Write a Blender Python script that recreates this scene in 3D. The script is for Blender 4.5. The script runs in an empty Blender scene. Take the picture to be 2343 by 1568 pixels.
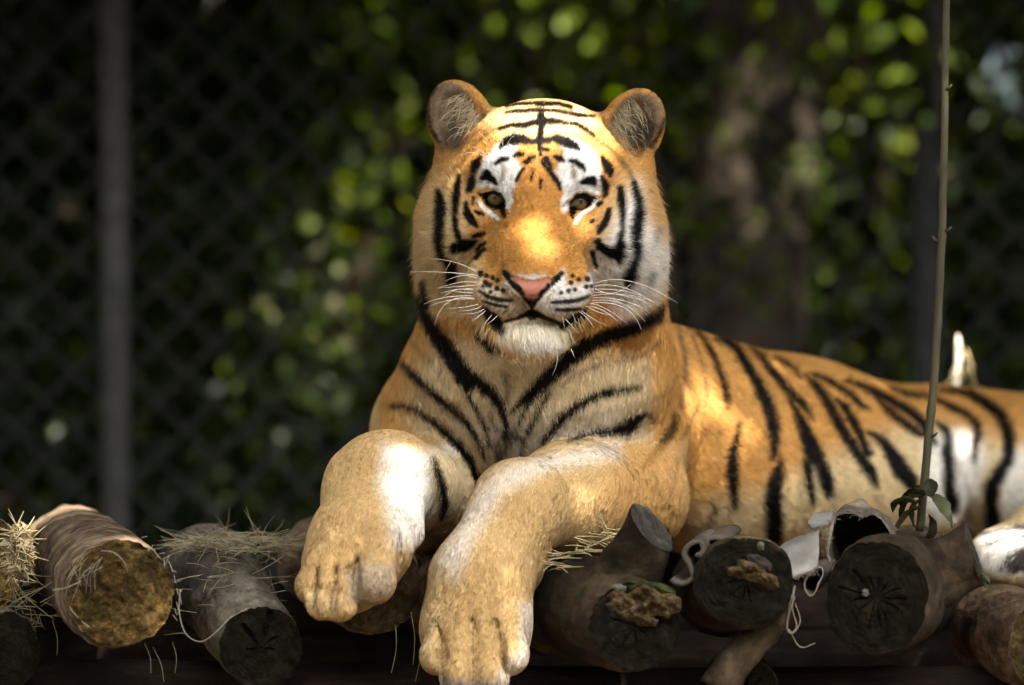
import bpy, math, random
import numpy as np
from mathutils import Vector, Matrix

random.seed(7)
RNG = np.random.default_rng(11)
SC = bpy.context.scene
COL = SC.collection

# ---------------------------------------------------------------- camera
PITCH = math.radians(3.5)
CAM = np.array([0.0, -10.0, 1.5 + 10.0 * math.tan(PITCH)])
FPX = 2342 * 6.25            # focal length in the units the scene was measured in
cam_d = bpy.data.cameras.new("camera")
cam = bpy.data.objects.new("camera", cam_d)
COL.objects.link(cam)
cam.location = CAM
cam.rotation_euler = (math.pi / 2 - PITCH, 0, 0)
cam_d.sensor_width = 36.0
cam_d.lens = 225.0
cam_d.clip_start = 0.1
cam_d.clip_end = 400.0
cam_d.dof.use_dof = True
cam_d.dof.focus_distance = 9.93
cam_d.dof.aperture_fstop = 2.05
SC.camera = cam

# ---------------------------------------------------------------- sky, sun, exposure
SUN = np.array([0.30, -0.48, 0.82])
SUN /= np.linalg.norm(SUN)
elev = math.asin(SUN[2])
world = bpy.data.worlds.new("World")
SC.world = world
world.use_nodes = True
wn = world.node_tree.nodes
sky = wn.new("ShaderNodeTexSky")
sky.sky_type = 'NISHITA'
sky.sun_disc = False
sky.sun_elevation = elev
sky.sun_rotation = math.atan2(SUN[0], SUN[1])
sky.dust_density = 2.0
haze = wn.new("ShaderNodeHueSaturation")           # thin white summer haze: a paler sky than the clear blue one
haze.inputs["Saturation"].default_value = 0.08
world.node_tree.links.new(sky.outputs[0], haze.inputs["Color"])
world.node_tree.links.new(haze.outputs[0], wn["Background"].inputs[0])
wn["Background"].inputs[1].default_value = 0.15

sun_d = bpy.data.lights.new("sun", 'SUN')
sun_d.energy = 3.7
sun_d.angle = math.radians(0.5)
sun_d.color = (1.0, 0.93, 0.82)
sun = bpy.data.objects.new("sun", sun_d)
COL.objects.link(sun)
sun.location = (3, -2, 12)
sun.rotation_euler = Vector(SUN).to_track_quat('Z', 'Y').to_euler()

SC.view_settings.view_transform = 'Standard'
SC.view_settings.look = 'None'
SC.view_settings.exposure = 2.95
SC.view_settings.gamma = 1.0
SC.view_settings.use_curve_mapping = False
SC.render.engine = 'CYCLES'
SC.cycles.use_denoising = True
SC.cycles.denoiser = 'OPENIMAGEDENOISE'
SC.cycles.denoising_input_passes = 'RGB_ALBEDO_NORMAL'
SC.cycles.denoising_prefilter = 'ACCURATE'
SC.cycles.max_bounces = 6
SC.cycles.diffuse_bounces = 3
SC.cycles.transparent_max_bounces = 8
SC.cycles.use_fast_gi = False
SC.cycles.sample_clamp_indirect = 6.0

# ---------------------------------------------------------------- helpers
def P(vx, vy, y):
    """point of the place seen at (vx, vy) on the 2342 x 1568 survey picture, at depth y"""
    r = (vx - 1171.0) / FPX
    u = (784.0 - vy) / FPX
    d = np.array([r, math.cos(PITCH) + u * math.sin(PITCH), -math.sin(PITCH) + u * math.cos(PITCH)])
    t = (y - CAM[1]) / d[1]
    return CAM + d * t

def proj(p):
    q = p - CAM
    c, s = math.cos(PITCH), math.sin(PITCH)
    dep = q[:, 1] * c - q[:, 2] * s
    up = q[:, 1] * s + q[:, 2] * c
    return 1171.0 + FPX * q[:, 0] / dep, 784.0 - FPX * up / dep

def PX(n, y):
    """metres for n survey pixels at depth y"""
    return n / FPX * (y + 10.0)

def norm(v):
    v = np.asarray(v, float)
    return v / (np.linalg.norm(v, axis=-1, keepdims=True) + 1e-12)

def tag(o, label=None, cat=None, group=None, kind=None):
    if label: o["label"] = label
    if cat: o["category"] = cat
    if group: o["group"] = group
    if kind: o["kind"] = kind
    return o

def link(o, parent=None):
    COL.objects.link(o)
    if parent is not None:
        o.parent = parent
        if parent.type == 'EMPTY': o.matrix_parent_inverse = Matrix.Translation(-parent.location)
    return o

def empty(name, loc):
    o = bpy.data.objects.new(name, None)
    o.empty_display_size = 0.05
    o.location = Vector(loc)
    COL.objects.link(o)
    return o

def mesh_np(name, V, quads=None, tris=None, mat=None, parent=None, smooth=True, mat_idx=None):
    """one mesh object from numpy vertex and face arrays (world coordinates)"""
    me = bpy.data.meshes.new(name)
    V = np.asarray(V, np.float32)
    loops, starts, n = [], [], 0
    for f, k in ((quads, 4), (tris, 3)):
        if f is not None and len(f):
            f = np.asarray(f, np.int32)
            loops.append(f.ravel())
            starts.append(n + np.arange(len(f), dtype=np.int32) * k)
            n += f.size
    loops = np.concatenate(loops); starts = np.concatenate(starts)
    me.vertices.add(len(V)); me.vertices.foreach_set("co", V.ravel())
    me.loops.add(len(loops)); me.loops.foreach_set("vertex_index", loops)
    me.polygons.add(len(starts)); me.polygons.foreach_set("loop_start", starts)
    if smooth:
        me.polygons.foreach_set("use_smooth", np.ones(len(starts), bool))
    me.update(calc_edges=True)
    me.validate()
    if mat is not None:
        for m in (mat if isinstance(mat, (list, tuple)) else [mat]):
            me.materials.append(m)
    if mat_idx is not None:
        me.polygons.foreach_set("material_index", np.asarray(mat_idx, np.int32))
    o = bpy.data.objects.new(name, me)
    return link(o, parent)

class MB:
    """collects shapes into vertex / face lists"""
    def __init__(s):
        s.v, s.q, s.t, s.n = [], [], [], 0
    def add(s, V, q=None, t=None):
        V = np.asarray(V, float).reshape(-1, 3)
        if q is not None and len(q): s.q.append(np.asarray(q, int) + s.n)
        if t is not None and len(t): s.t.append(np.asarray(t, int) + s.n)
        s.v.append(V); s.n += len(V)
    def build(s, name, mat, parent=None, smooth=True):
        return mesh_np(name, np.concatenate(s.v), np.concatenate(s.q) if s.q else None,
                       np.concatenate(s.t) if s.t else None, mat, parent, smooth)
    def tube(s, pts, rad, sides=6, cap=True):
        V, q, t = tube_geo(pts, rad, sides, cap)
        s.add(V, q, t)

def frames(pts):
    pts = np.asarray(pts, float)
    tg = norm(np.gradient(pts, axis=0))
    up = np.array([0, 0, 1.0]) if abs(tg[0][2]) < 0.9 else np.array([0, 1.0, 0])
    N = np.zeros_like(pts); B = np.zeros_like(pts)
    n = norm(up - tg[0] * np.dot(up, tg[0]))
    for i in range(len(pts)):
        n = norm(n - tg[i] * np.dot(n, tg[i]))
        N[i] = n; B[i] = np.cross(tg[i], n)
    return tg, N, B

def tube_geo(pts, rad, sides=6, cap=True):
    pts = np.asarray(pts, float)
    m = len(pts)
    rad = np.broadcast_to(np.asarray(rad, float), (m,))
    tg, N, B = frames(pts)
    a = np.arange(sides) / sides * 2 * math.pi
    V = pts[:, None, :] + rad[:, None, None] * (np.cos(a)[None, :, None] * N[:, None, :] + np.sin(a)[None, :, None] * B[:, None, :])
    V = V.reshape(-1, 3)
    q = []
    for i in range(m - 1):
        for k in range(sides):
            k2 = (k + 1) % sides
            q.append((i * sides + k, (i + 1) * sides + k, (i + 1) * sides + k2, i * sides + k2))
    t = []
    if cap:
        V = np.vstack([V, pts[0], pts[-1]])
        c0, c1 = len(V) - 2, len(V) - 1
        for k in range(sides):
            k2 = (k + 1) % sides
            t.append((c0, k, k2)); t.append((c1, (m - 1) * sides + k2, (m - 1) * sides + k))
    return V, q, t

def spline(pts, n):
    """Catmull-Rom through pts, n samples"""
    p = np.asarray(pts, float)
    p = np.vstack([2 * p[0] - p[1], p, 2 * p[-1] - p[-2]])
    m = len(p) - 3
    u = np.linspace(0, m - 1e-6, n)
    i = u.astype(int); t = (u - i)[:, None]
    a, b, c, d = p[i], p[i + 1], p[i + 2], p[i + 3]
    return 0.5 * (2 * b + (c - a) * t + (2 * a - 5 * b + 4 * c - d) * t * t + (3 * b - a - 3 * c + d) * t ** 3)

# cheap vectorised value noise -------------------------------------------------
_tab = RNG.random((64, 64, 64)).astype(np.float32)
def vnoise(p, f=1.0):
    p = np.asarray(p, float) * f
    i = np.floor(p).astype(int); t = p - i
    t = t * t * (3 - 2 * t)
    i0 = i & 63; i1 = (i + 1) & 63
    x0, y0, z0 = i0.T; x1, y1, z1 = i1.T
    tx, ty, tz = t.T
    def L(a, b, t): return a + (b - a) * t
    c = L(L(L(_tab[x0, y0, z0], _tab[x1, y0, z0], tx), L(_tab[x0, y1, z0], _tab[x1, y1, z0], tx), ty),
          L(L(_tab[x0, y0, z1], _tab[x1, y0, z1], tx), L(_tab[x0, y1, z1], _tab[x1, y1, z1], tx), ty), tz)
    return c * 2 - 1
def fbm(p, f=1.0, o=4, g=0.5):
    r, a = 0, 1.0
    for k in range(o):
        r = r + a * vnoise(np.asarray(p) + 13.7 * k, f); f *= 2.03; a *= g
    return r

# node materials ---------------------------------------------------------------
class NT:
    def __init__(s, name):
        s.m = bpy.data.materials.new(name); s.m.use_nodes = True
        s.t = s.m.node_tree; s.b = s.t.nodes["Principled BSDF"]
    def n(s, typ, **kw):
        o = s.t.nodes.new(typ)
        for k, v in kw.items():
            if k in o.inputs: o.inputs[k].default_value = v
            else: setattr(o, k, v)
        return o
    def l(s, a, b): s.t.links.new(a, b)
    def noise(s, scale, detail=5, rough=0.55, vec=None, dist=0.0):
        o = s.n("ShaderNodeTexNoise"); o.inputs["Scale"].default_value = scale
        o.inputs["Detail"].default_value = detail; o.inputs["Roughness"].default_value = rough
        o.inputs["Distortion"].default_value = dist
        if vec is not None: s.l(vec, o.inputs["Vector"])
        return o
    def ramp(s, fac, stops):
        o = s.n("ShaderNodeValToRGB"); s.l(fac, o.inputs[0])
        e = o.color_ramp.elements
        while len(e) < len(stops): e.new(0.5)
        for k, (p, c) in enumerate(stops):
            e[k].position = p
            e[k].color = tuple(c) + (1,) if len(c) == 3 else c
        return o.outputs[0]
    def mix(s, fac, a, b, mode='MIX'):
        o = s.n("ShaderNodeMix", data_type='RGBA', blend_type=mode)
        if hasattr(fac, 'links'): s.l(fac, o.inputs[0])
        else: o.inputs[0].default_value = fac
        for v, k in ((a, 6), (b, 7)):
            if hasattr(v, 'links'): s.l(v, o.inputs[k])
            else: o.inputs[k].default_value = tuple(v) + (1,)
        return o.outputs[2]
    def coord(s, scale=(1, 1, 1), which="Object"):
        tc = s.n("ShaderNodeTexCoord"); mp = s.n("ShaderNodeMapping")
        mp.inputs["Scale"].default_value = scale
        s.l(tc.outputs[which], mp.inputs[0]); return mp.outputs[0]
    def base(s, c):
        if hasattr(c, 'links'): s.l(c, s.b.inputs["Base Color"])
        else: s.b.inputs["Base Color"].default_value = tuple(c) + (1,)
    def bump(s, h, strength=0.5, dist=0.004):
        o = s.n("ShaderNodeBump"); o.inputs["Strength"].default_value = strength
        o.inputs["Distance"].default_value = dist
        s.l(h, o.inputs["Height"]); s.l(o.outputs[0], s.b.inputs["Normal"]); return o
    def rough(s, r, spec=0.3):
        s.b.inputs["Roughness"].default_value = r
        s.b.inputs["Specular IOR Level"].default_value = spec

# ================================================================ GROUND
def soil_mat():
    m = NT("soil"); v = m.coord()
    n = m.noise(3.0, 8, .65, v); n2 = m.noise(40, 6, .7, v)
    c = m.ramp(n.outputs[0], [(.3, (.035, .024, .014)), (.6, (.075, .052, .030)), (.8, (.11, .085, .05))])
    m.base(m.mix(.4, c, n2.outputs["Color"], 'MULTIPLY')); m.bump(n2.outputs[0], .8, .02); m.rough(.95, .1)
    return m.m
g = 81
gx = np.linspace(-60, 60, g); gy = np.linspace(-30, 120, g)
X, Y = np.meshgrid(gx, gy, indexing='ij')
Z = .05 * vnoise(np.stack([X.ravel(), Y.ravel(), 0 * X.ravel()], 1), .4).reshape(X.shape)
gi_ = np.arange(g * g).reshape(g, g)
o = mesh_np("ground", np.stack([X, Y, Z], -1).reshape(-1, 3),
            np.stack([gi_[:-1, :-1], gi_[1:, :-1], gi_[1:, 1:], gi_[:-1, 1:]], -1).reshape(-1, 4), None, soil_mat())
tag(o, kind='structure')

# ================================================================ LEAVES
def leaf_mat(name, cols, trans=.35, rough=.45, spec=.35):
    m = NT(name)
    a = m.n("ShaderNodeAttribute", attribute_name="tone")
    c = m.ramp(a.outputs["Fac"], [(i / (len(cols) - 1), k) for i, k in enumerate(cols)])
    m.base(c); m.rough(rough, spec)
    tr = m.n("ShaderNodeBsdfTranslucent")
    hs = m.n("ShaderNodeHueSaturation"); hs.inputs["Saturation"].default_value = 1.15; hs.inputs["Value"].default_value = 1.9
    hs.inputs["Hue"].default_value = .485
    m.l(c, hs.inputs["Color"]); m.l(hs.outputs[0], tr.inputs["Color"])
    mx = m.n("ShaderNodeMixShader"); mx.inputs[0].default_value = trans
    out = m.t.nodes["Material Output"]
    m.l(m.b.outputs[0], mx.inputs[1]); m.l(tr.outputs[0], mx.inputs[2]); m.l(mx.outputs[0], out.inputs["Surface"])
    return m.m
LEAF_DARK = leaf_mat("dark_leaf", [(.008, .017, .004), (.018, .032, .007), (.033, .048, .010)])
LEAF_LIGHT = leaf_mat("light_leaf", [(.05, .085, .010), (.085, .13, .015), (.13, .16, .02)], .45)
LEAF_SUN = leaf_mat("sunlit_leaf", [(.10, .17, .012), (.16, .23, .018), (.22, .26, .03)], .45)  # light leaf brightened, direct sun put into its colour
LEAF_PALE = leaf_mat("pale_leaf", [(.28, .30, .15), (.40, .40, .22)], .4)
LEAF_BLUE = leaf_mat("sky_tinted_glossy_leaf", [(.10, .14, .14), (.16, .21, .24)], .1, .2, .8)  # blue base colour stands in for sky reflected on the leaves
LEAF_CHAFF = leaf_mat("chaff", [(.14, .11, .06), (.24, .20, .12), (.36, .31, .20)], .3, .7)
LEAF_DRY = leaf_mat("dry_leaf", [(.025, .016, .008), (.05, .033, .014), (.08, .055, .025)], .25, .6)

def leaves(name, c, size, mat, parent=None, up=.35, aspect=.5, kind=None, dirs=None):
    """many separate pointed leaves, folded along the midrib: 6 vertices, 4 triangles each"""
    n = len(c)
    d = norm(RNG.normal(0, 1, (n, 3)) + np.array([0, 0, -up])) if dirs is None else dirs
    a = norm(RNG.normal(0, 1, (n, 3)) + np.array([0, 0, 1.2])); s = norm(np.cross(d, a)); u = np.cross(s, d)
    size = np.broadcast_to(np.asarray(size, float), (n,))[:, None]
    fold = .16
    V = np.empty((n, 6, 3))
    V[:, 0] = c - d * size * .5
    V[:, 1] = c - d * size * .08 + s * size * aspect * .5 + u * size * fold
    V[:, 2] = c - d * size * .08 - u * size * .02
    V[:, 3] = c - d * size * .08 - s * size * aspect * .5 + u * size * fold
    V[:, 4] = c + d * size * .5 - u * size * .10
    V[:, 5] = c + d * size * .22 + s * size * aspect * .30 + u * size * fold * .5
    base = (np.arange(n) * 6)[:, None]
    T = np.concatenate([base + np.array(k) for k in ((0, 1, 2), (0, 2, 3), (1, 5, 2), (5, 4, 2), (3, 2, 4))])
    o = mesh_np(name, V.reshape(-1, 3), None, T, mat, parent, smooth=False)
    at = o.data.attributes.new("tone", 'FLOAT', 'POINT')
    at.data.foreach_set("value", np.repeat(RNG.random(n), 6).astype(np.float32))
    if kind: o["kind"] = kind
    return o

def bark_mat(name, dark, mid, light, sc=14.0, stretch=(1, 1, .22), bump=.8, moss=0.0):
    m = NT(name); v = m.coord(stretch)
    n = m.noise(sc, 8, .65, v, .6); n2 = m.noise(sc * 5, 6, .7, v)
    c = m.ramp(n.outputs[0], [(.36, dark), (.50, mid), (.66, light)])
    f2 = m.ramp(n2.outputs[0], [(.36, (.35, .33, .30)), (.56, (1, 1, 1)), (.72, (1.0, .98, .95))])
    c = m.mix(.85, c, f2, 'MULTIPLY')
    if moss:
        n3 = m.noise(7, 5, .6, m.coord())
        f = m.ramp(n3.outputs[0], [(.5, (0, 0, 0)), (.62, (moss, moss, moss))])
        c = m.mix(f, c, (.05, .06, .015))
    m.base(c); m.bump(n2.outputs[0], bump, .006); m.rough(.9, .15)
    return m.m
TRUNK = bark_mat("trunk_bark", (.025, .019, .013), (.06, .046, .033), (.13, .10, .072), 9)

# ================================================================ SUN FLECKS: gaps cut in the unseen crown, aimed where sun should land
WIN = []
def gap(p, r): WIN.append((np.asarray(p, float), r))
for vx, vy, y, r in [(1240, 262, .06, .075), (1130, 310, .03, .035), (1360, 310, .03, .035), (1145, 360, .02, .048), (1335, 355, .02, .052), (1240, 330, .02, .025),
                     (1250, 495, -.07, .002), (1262, 530, -.08, .002), (1228, 545, -.09, .003), (1205, 585, -.11, .002), (1242, 590, -.12, .004), (1272, 612, -.12, .004), (1190, 618, -.12, .003), (1320, 560, -.05, .002),
                     (1100, 250, .05, .01),
                     (925, 1070, -.15, .001), (908, 1120, -.17, .012), (884, 1170, -.19, .005), (944, 1180, -.17, .007), (848, 1222, -.22, .004), (812, 1262, -.25, .001), (752, 1295, -.28, .005),
                     (1588, 915, .34, .014), (1580, 965, .34, .008), (1562, 1005, .32, .003), (1562, 850, .36, .003),
                     (150, 1170, .35, .08), (235, 1168, .32, .07), (300, 1235, -.24, .012), (345, 1265, -.26, .010), (395, 1325, -.28, .008), (405, 1375, -.28, .006),
                     (40, 1240, -.14, .020), (45, 1280, -.16, .016), (1830, 1235, -.10, .004),
                     (1700, 1228, -.28, .03), (1750, 1250, -.28, .03), (1520, 1185, -.2, .02), (1480, 1170, -.2, .02),
                     (2300, 1245, .27, .04), (2190, 820, 1.45, .07), (2215, 1290, .0, .02), (2140, 1150, .1, .02), (1960, 1160, -.05, .02)]:
    gap(P(vx, vy, y), r)

# ================================================================ TIGER
def smin(a, b, k):
    h = np.clip(0.5 + 0.5 * (b - a) / k, 0, 1)
    return b + (a - b) * h - k * h * (1 - h)
def smax(a, b, k):
    return -smin(-a, -b, k)

def rot(rx=0, ry=0, rz=0):
    return np.array(Matrix.Rotation(math.radians(rz), 3, 'Z') @ Matrix.Rotation(math.radians(ry), 3, 'Y') @ Matrix.Rotation(math.radians(rx), 3, 'X'))

class Ell:
    def __init__(s, c, r, k=0.02, R=None, op='+'):
        s.c = np.asarray(c, float); s.r = np.asarray(r, float); s.R = R; s.k = k; s.op = op
        s.bc = s.c; s.br = max(r)
    def __call__(s, p):
        q = p - s.c
        if s.R is not None: q = q @ s.R
        k0 = np.sqrt(((q / s.r) ** 2).sum(1)); k1 = np.sqrt(((q / s.r ** 2) ** 2).sum(1)) + 1e-9
        return k0 * (k0 - 1) / k1
class Cone:
    def __init__(s, a, b, r1, r2, k=0.02, op='+', sq=None):
        s.a = np.asarray(a, float); s.b = np.asarray(b, float); s.r1, s.r2, s.k, s.op, s.sq = r1, r2, k, op, sq
        s.bc = (s.a + s.b) / 2; s.br = np.linalg.norm(s.b - s.a) / 2 + max(r1, r2)
    def __call__(s, p):
        a, b = s.a, s.b
        if s.sq is not None:
            m = np.array([1, 1, s.sq]); p = p * m; a = a * m; b = b * m
        ba = b - a; l2 = ba @ ba
        t = np.clip(((p - a) @ ba) / l2, 0, 1)
        d = np.sqrt(((p - a - t[:, None] * ba) ** 2).sum(1)) - (s.r1 + t * (s.r2 - s.r1))
        return d / (s.sq or 1)

def fold(prims, p, cull=None):
    d = np.full(len(p), 1.0)
    for pr in prims:
        if cull is not None and np.linalg.norm(pr.bc - cull[0]) > pr.br + cull[1] + pr.k + 0.05: continue
        e = pr(p)
        d = smin(d, e, pr.k) if pr.op == '+' else smax(d, -e, pr.k)
    return d

# ---- head, in its own frame (x right, y back, z up, origin between the eyes) ---
HO = P(1229, 458, 0.0)
HR = rot(ry=2.4, rz=-6.0)              # head rolled a little clockwise
def ear_R():
    return rot(rz=-14, ry=24, rx=-6)
EAR_C = np.array([0.1335, 0.085, 0.112])
def head_prims():
    e = []
    A = lambda *a, **k: e.append(Ell(*a, **k))
    C = lambda *a, **k: e.append(Cone(*a, **k))
    A((0, .105, .038), (.138, .13, .114), k=.03)                  # cranium
    A((0, .045, .060), (.098, .080, .078), k=.05)                 # forehead
    A((.062, .004, .038), (.046, .030, .024), k=.03)              # brow
    C((0, .020, .045), (0, -.030, -.035), .044, .040, k=.03)      # bridge, upper
    C((0, -.030, -.035), (0, -.108, -.104), .043, .034, k=.04)    # bridge, lower
    A((.034, -.050, -.088), (.032, .060, .040), k=.045)           # bridge side
    A((.055, -.010, -.085), (.032, .050, .040), k=.045)
    A((.047, -.088, -.140), (.046, .050, .041), k=.014)           # whisker pad
    A((.070, -.055, -.125), (.034, .045, .042), k=.02)
    A((0, -.062, -.205), (.056, .048, .034), k=.016)              # chin
    A((0, .02, -.165), (.088, .10, .058), k=.03)                  # lower jaw
    A((.088, .022, -.050), (.056, .050, .060), k=.03)             # cheekbone
    A((.110, .065, -.045), (.076, .075, .102), k=.03)             # cheek
    A((.121, .100, -.105), (.066, .055, .100), k=.03)             # ruff
    A((.105, .090, .055), (.065, .07, .07), k=.03)                # temple
    A((.098, -.035, -.118), (.020, .030, .045), k=.03, op='-')      # hollow between muzzle and cheek
    # eye lids and opening
    A((.066, .006, .000), (.037, .030, .031), k=.012)
    A((.0655, -.030, -.0034), (.0215, .040, .0120), k=.006, R=rot(ry=-12), op='-')
    C((.048, -.024, -.006), (.041, -.036, -.022), .0055, .003, k=.006, op='-')   # inner corner
    # nose
    A((0, -.132, -.122), (.040, .022, .024), k=.012)
    A((0, -.146, -.127), (.026, .012, .014), k=.010)
    C((.016, -.160, -.142), (.036, -.150, -.124), .0060, .0040, k=.005, op='-')  # nostril
    C((0, -.158, -.148), (0, -.143, -.178), .0022, .003, k=.006, op='-')         # philtrum
    C((0, -.140, -.180), (.030, -.126, -.193), .0035, .0035, k=.006, op='-')     # mouth
    C((.030, -.126, -.193), (.062, -.085, -.203), .0035, .004, k=.006, op='-')
    C((.062, -.085, -.203), (.074, -.055, -.216), .006, .007, k=.01, op='-')
    # ear
    Re = ear_R()
    A(EAR_C, (.050, .024, .069), k=.012, R=Re)
    A(EAR_C + Re @ np.array([-.020, .0, -.045]), (.040, .026, .040), k=.03, R=Re)
    A(EAR_C + Re @ np.array([.002, -.024, -.004]), (.042, .030, .060), k=.010, R=Re, op='-')
    return e
HEAD = head_prims()
def to_head(p):
    return (p - HO) @ HR
def from_head(q):
    return HO + np.asarray(q) @ HR.T
def d_head(p, cull=None):
    q = to_head(p)
    q[:, 0] = np.abs(q[:, 0])
    return fold(HEAD, q)

# ---- trunk and limbs, in world coordinates ---
def rr(n, y): return PX(n, y)
TORSO = [
    Cone(P(1248, 560, .20), P(1243, 830, .25), .178, .212, k=.05),
    Ell(P(1215, 960, .30), (.205, .17, .21), k=.06),
    Ell(P(1185, 1130, .32), (.19, .14, .15), k=.05),
    Ell(P(1425, 960, .34), (.092, .16, .20), k=.04, R=rot(ry=-4)),
    Ell(P(1000, 1000, .36), (.088, .16, .17), k=.05, R=rot(ry=8)),
    Cone(P(1480, 985, .52), P(1800, 1045, .82), .205, .185, k=.05, sq=1.15),
    Cone(P(1800, 1045, .82), P(2150, 1085, 1.12), .185, .168, k=.06, sq=1.2),
    Cone(P(2150, 1085, 1.12), P(2480, 1105, 1.30), .168, .185, k=.06, sq=1.2),
    Ell(P(2340, 1095, 1.02), (.19, .20, .145), k=.05),
    Cone(P(1640, 1110, .46), P(2050, 1120, .76), .115, .115, k=.06),
]
ARMR = [
    Cone(P(1425, 985, .33), P(1432, 1120, .20), .100, .080, k=.04),
    Cone(P(1447, 1140, .20), P(1310, 1138, .00), .086, .083, k=.04),
    Cone(P(1310, 1142, .00), P(1190, 1158, -.11), .080, .064, k=.04),
    Cone(P(1185, 1160, -.11), P(1100, 1330, -.19), .064, .073, k=.04),
    Cone(P(1100, 1330, -.19), P(1088, 1450, -.21), .073, .076, k=.03),
    Ell(P(1205, 1290, -.13), (.022, .03, .035), k=.03),
]
def toe(c, top, r, k=.010):
    c = np.asarray(c); top = np.asarray(top)
    return [Cone(top, c, r * .85, r, k=k), Ell(c + np.array([0, -.004, -.010]), (r * 1.0, r * 1.0, r * .95), k=.010)]
def groove(*pts, r=.0052):
    return [Cone(P(*a), P(*b), r * .15 if i == 0 else r, r, k=.015, op='-') for i, (a, b) in enumerate(zip(pts[:-1], pts[1:]))]
ARMR += [Ell(P(1088, 1430, -.220), (.080, .050, .070), k=.03)]
ARMR += toe(P(1001, 1490, -.264), P(1034, 1395, -.240), .0240) + toe(P(1048, 1536, -.288), P(1060, 1420, -.255), .0265) \
      + toe(P(1120, 1540, -.289), P(1112, 1420, -.255), .0270) + toe(P(1164, 1486, -.274), P(1148, 1390, -.245), .0275)
ARMR += groove((1006, 1430, -.262), (1012, 1500, -.290), (1016, 1570, -.305)) + groove((1082, 1400, -.268), (1083, 1480, -.305), (1082, 1590, -.325)) \
      + groove((1130, 1410, -.270), (1140, 1470, -.300), (1148, 1560, -.305), r=.005)
ARML = [
    Cone(P(985, 985, .36), P(1000, 1130, .22), .095, .085, k=.04),
    Cone(P(992, 1120, .22), P(890, 1102, -.06), .078, .064, k=.04),
    Cone(P(878, 1104, -.08), P(825, 1240, -.19), .066, .073, k=.05),
    Cone(P(825, 1240, -.19), P(793, 1300, -.215), .073, .068, k=.03),
    Ell(P(785, 1135, -.09), (.020, .03, .045), k=.06),
    Ell(P(895, 1062, -.10), (.050, .05, .030), k=.05),
    Cone(P(930, 1130, -.13), P(937, 1215, -.160), .022, .020, k=.02),
]
ARML += toe(P(714, 1330, -.262), P(760, 1235, -.25), .0225) + toe(P(738, 1366, -.286), P(775, 1255, -.262), .0225) \
      + toe(P(778, 1368, -.292), P(805, 1255, -.268), .0240) + toe(P(853, 1318, -.280), P(866, 1225, -.25), .0320)
ARML += groove((735, 1290, -.268), (722, 1345, -.292), (716, 1400, -.305), r=.005) + groove((775, 1290, -.283), (760, 1350, -.308), (756, 1410, -.318), r=.005) \
      + groove((822, 1262, -.272), (808, 1310, -.300), (808, 1370, -.318), (825, 1400, -.318), r=.007) + groove((925, 1200, -.175), (905, 1250, -.195), (900, 1290, -.20), r=.007)
HIND = [
    Cone(P(2520, 1150, .80), P(2380, 1240, .45), .085, .060, k=.03),
    Cone(P(2380, 1240, .45), P(2285, 1272, .30), .052, .046, k=.03),
    Ell(P(2275, 1285, .27), (.030, .045, .034), k=.02),
    Ell(P(2312, 1290, .25), (.032, .045, .036), k=.02),
    Ell(P(2355, 1292, .25), (.032, .045, .036), k=.02),
]
GROUPS = ['H', 'T', 'R', 'L', 'B']
def sdf(p, cull=None, parts=False):
    dh = d_head(p) if cull is None or np.linalg.norm(cull[0] - (HO + np.array([0, .05, -.02]))) < .36 + cull[1] else np.full(len(p), 1.0)
    dt = fold(TORSO, p, cull); dr = fold(ARMR, p, cull); dl = fold(ARML, p, cull); db = fold(HIND, p, cull)
    d = smin(dt, dh, .05)
    d = smin(d, dr, .04); d = smin(d, dl, .035); d = smin(d, db, .03)
    if parts: return d, np.stack([dh, dt, dr, dl, db], 1)
    return d

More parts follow.
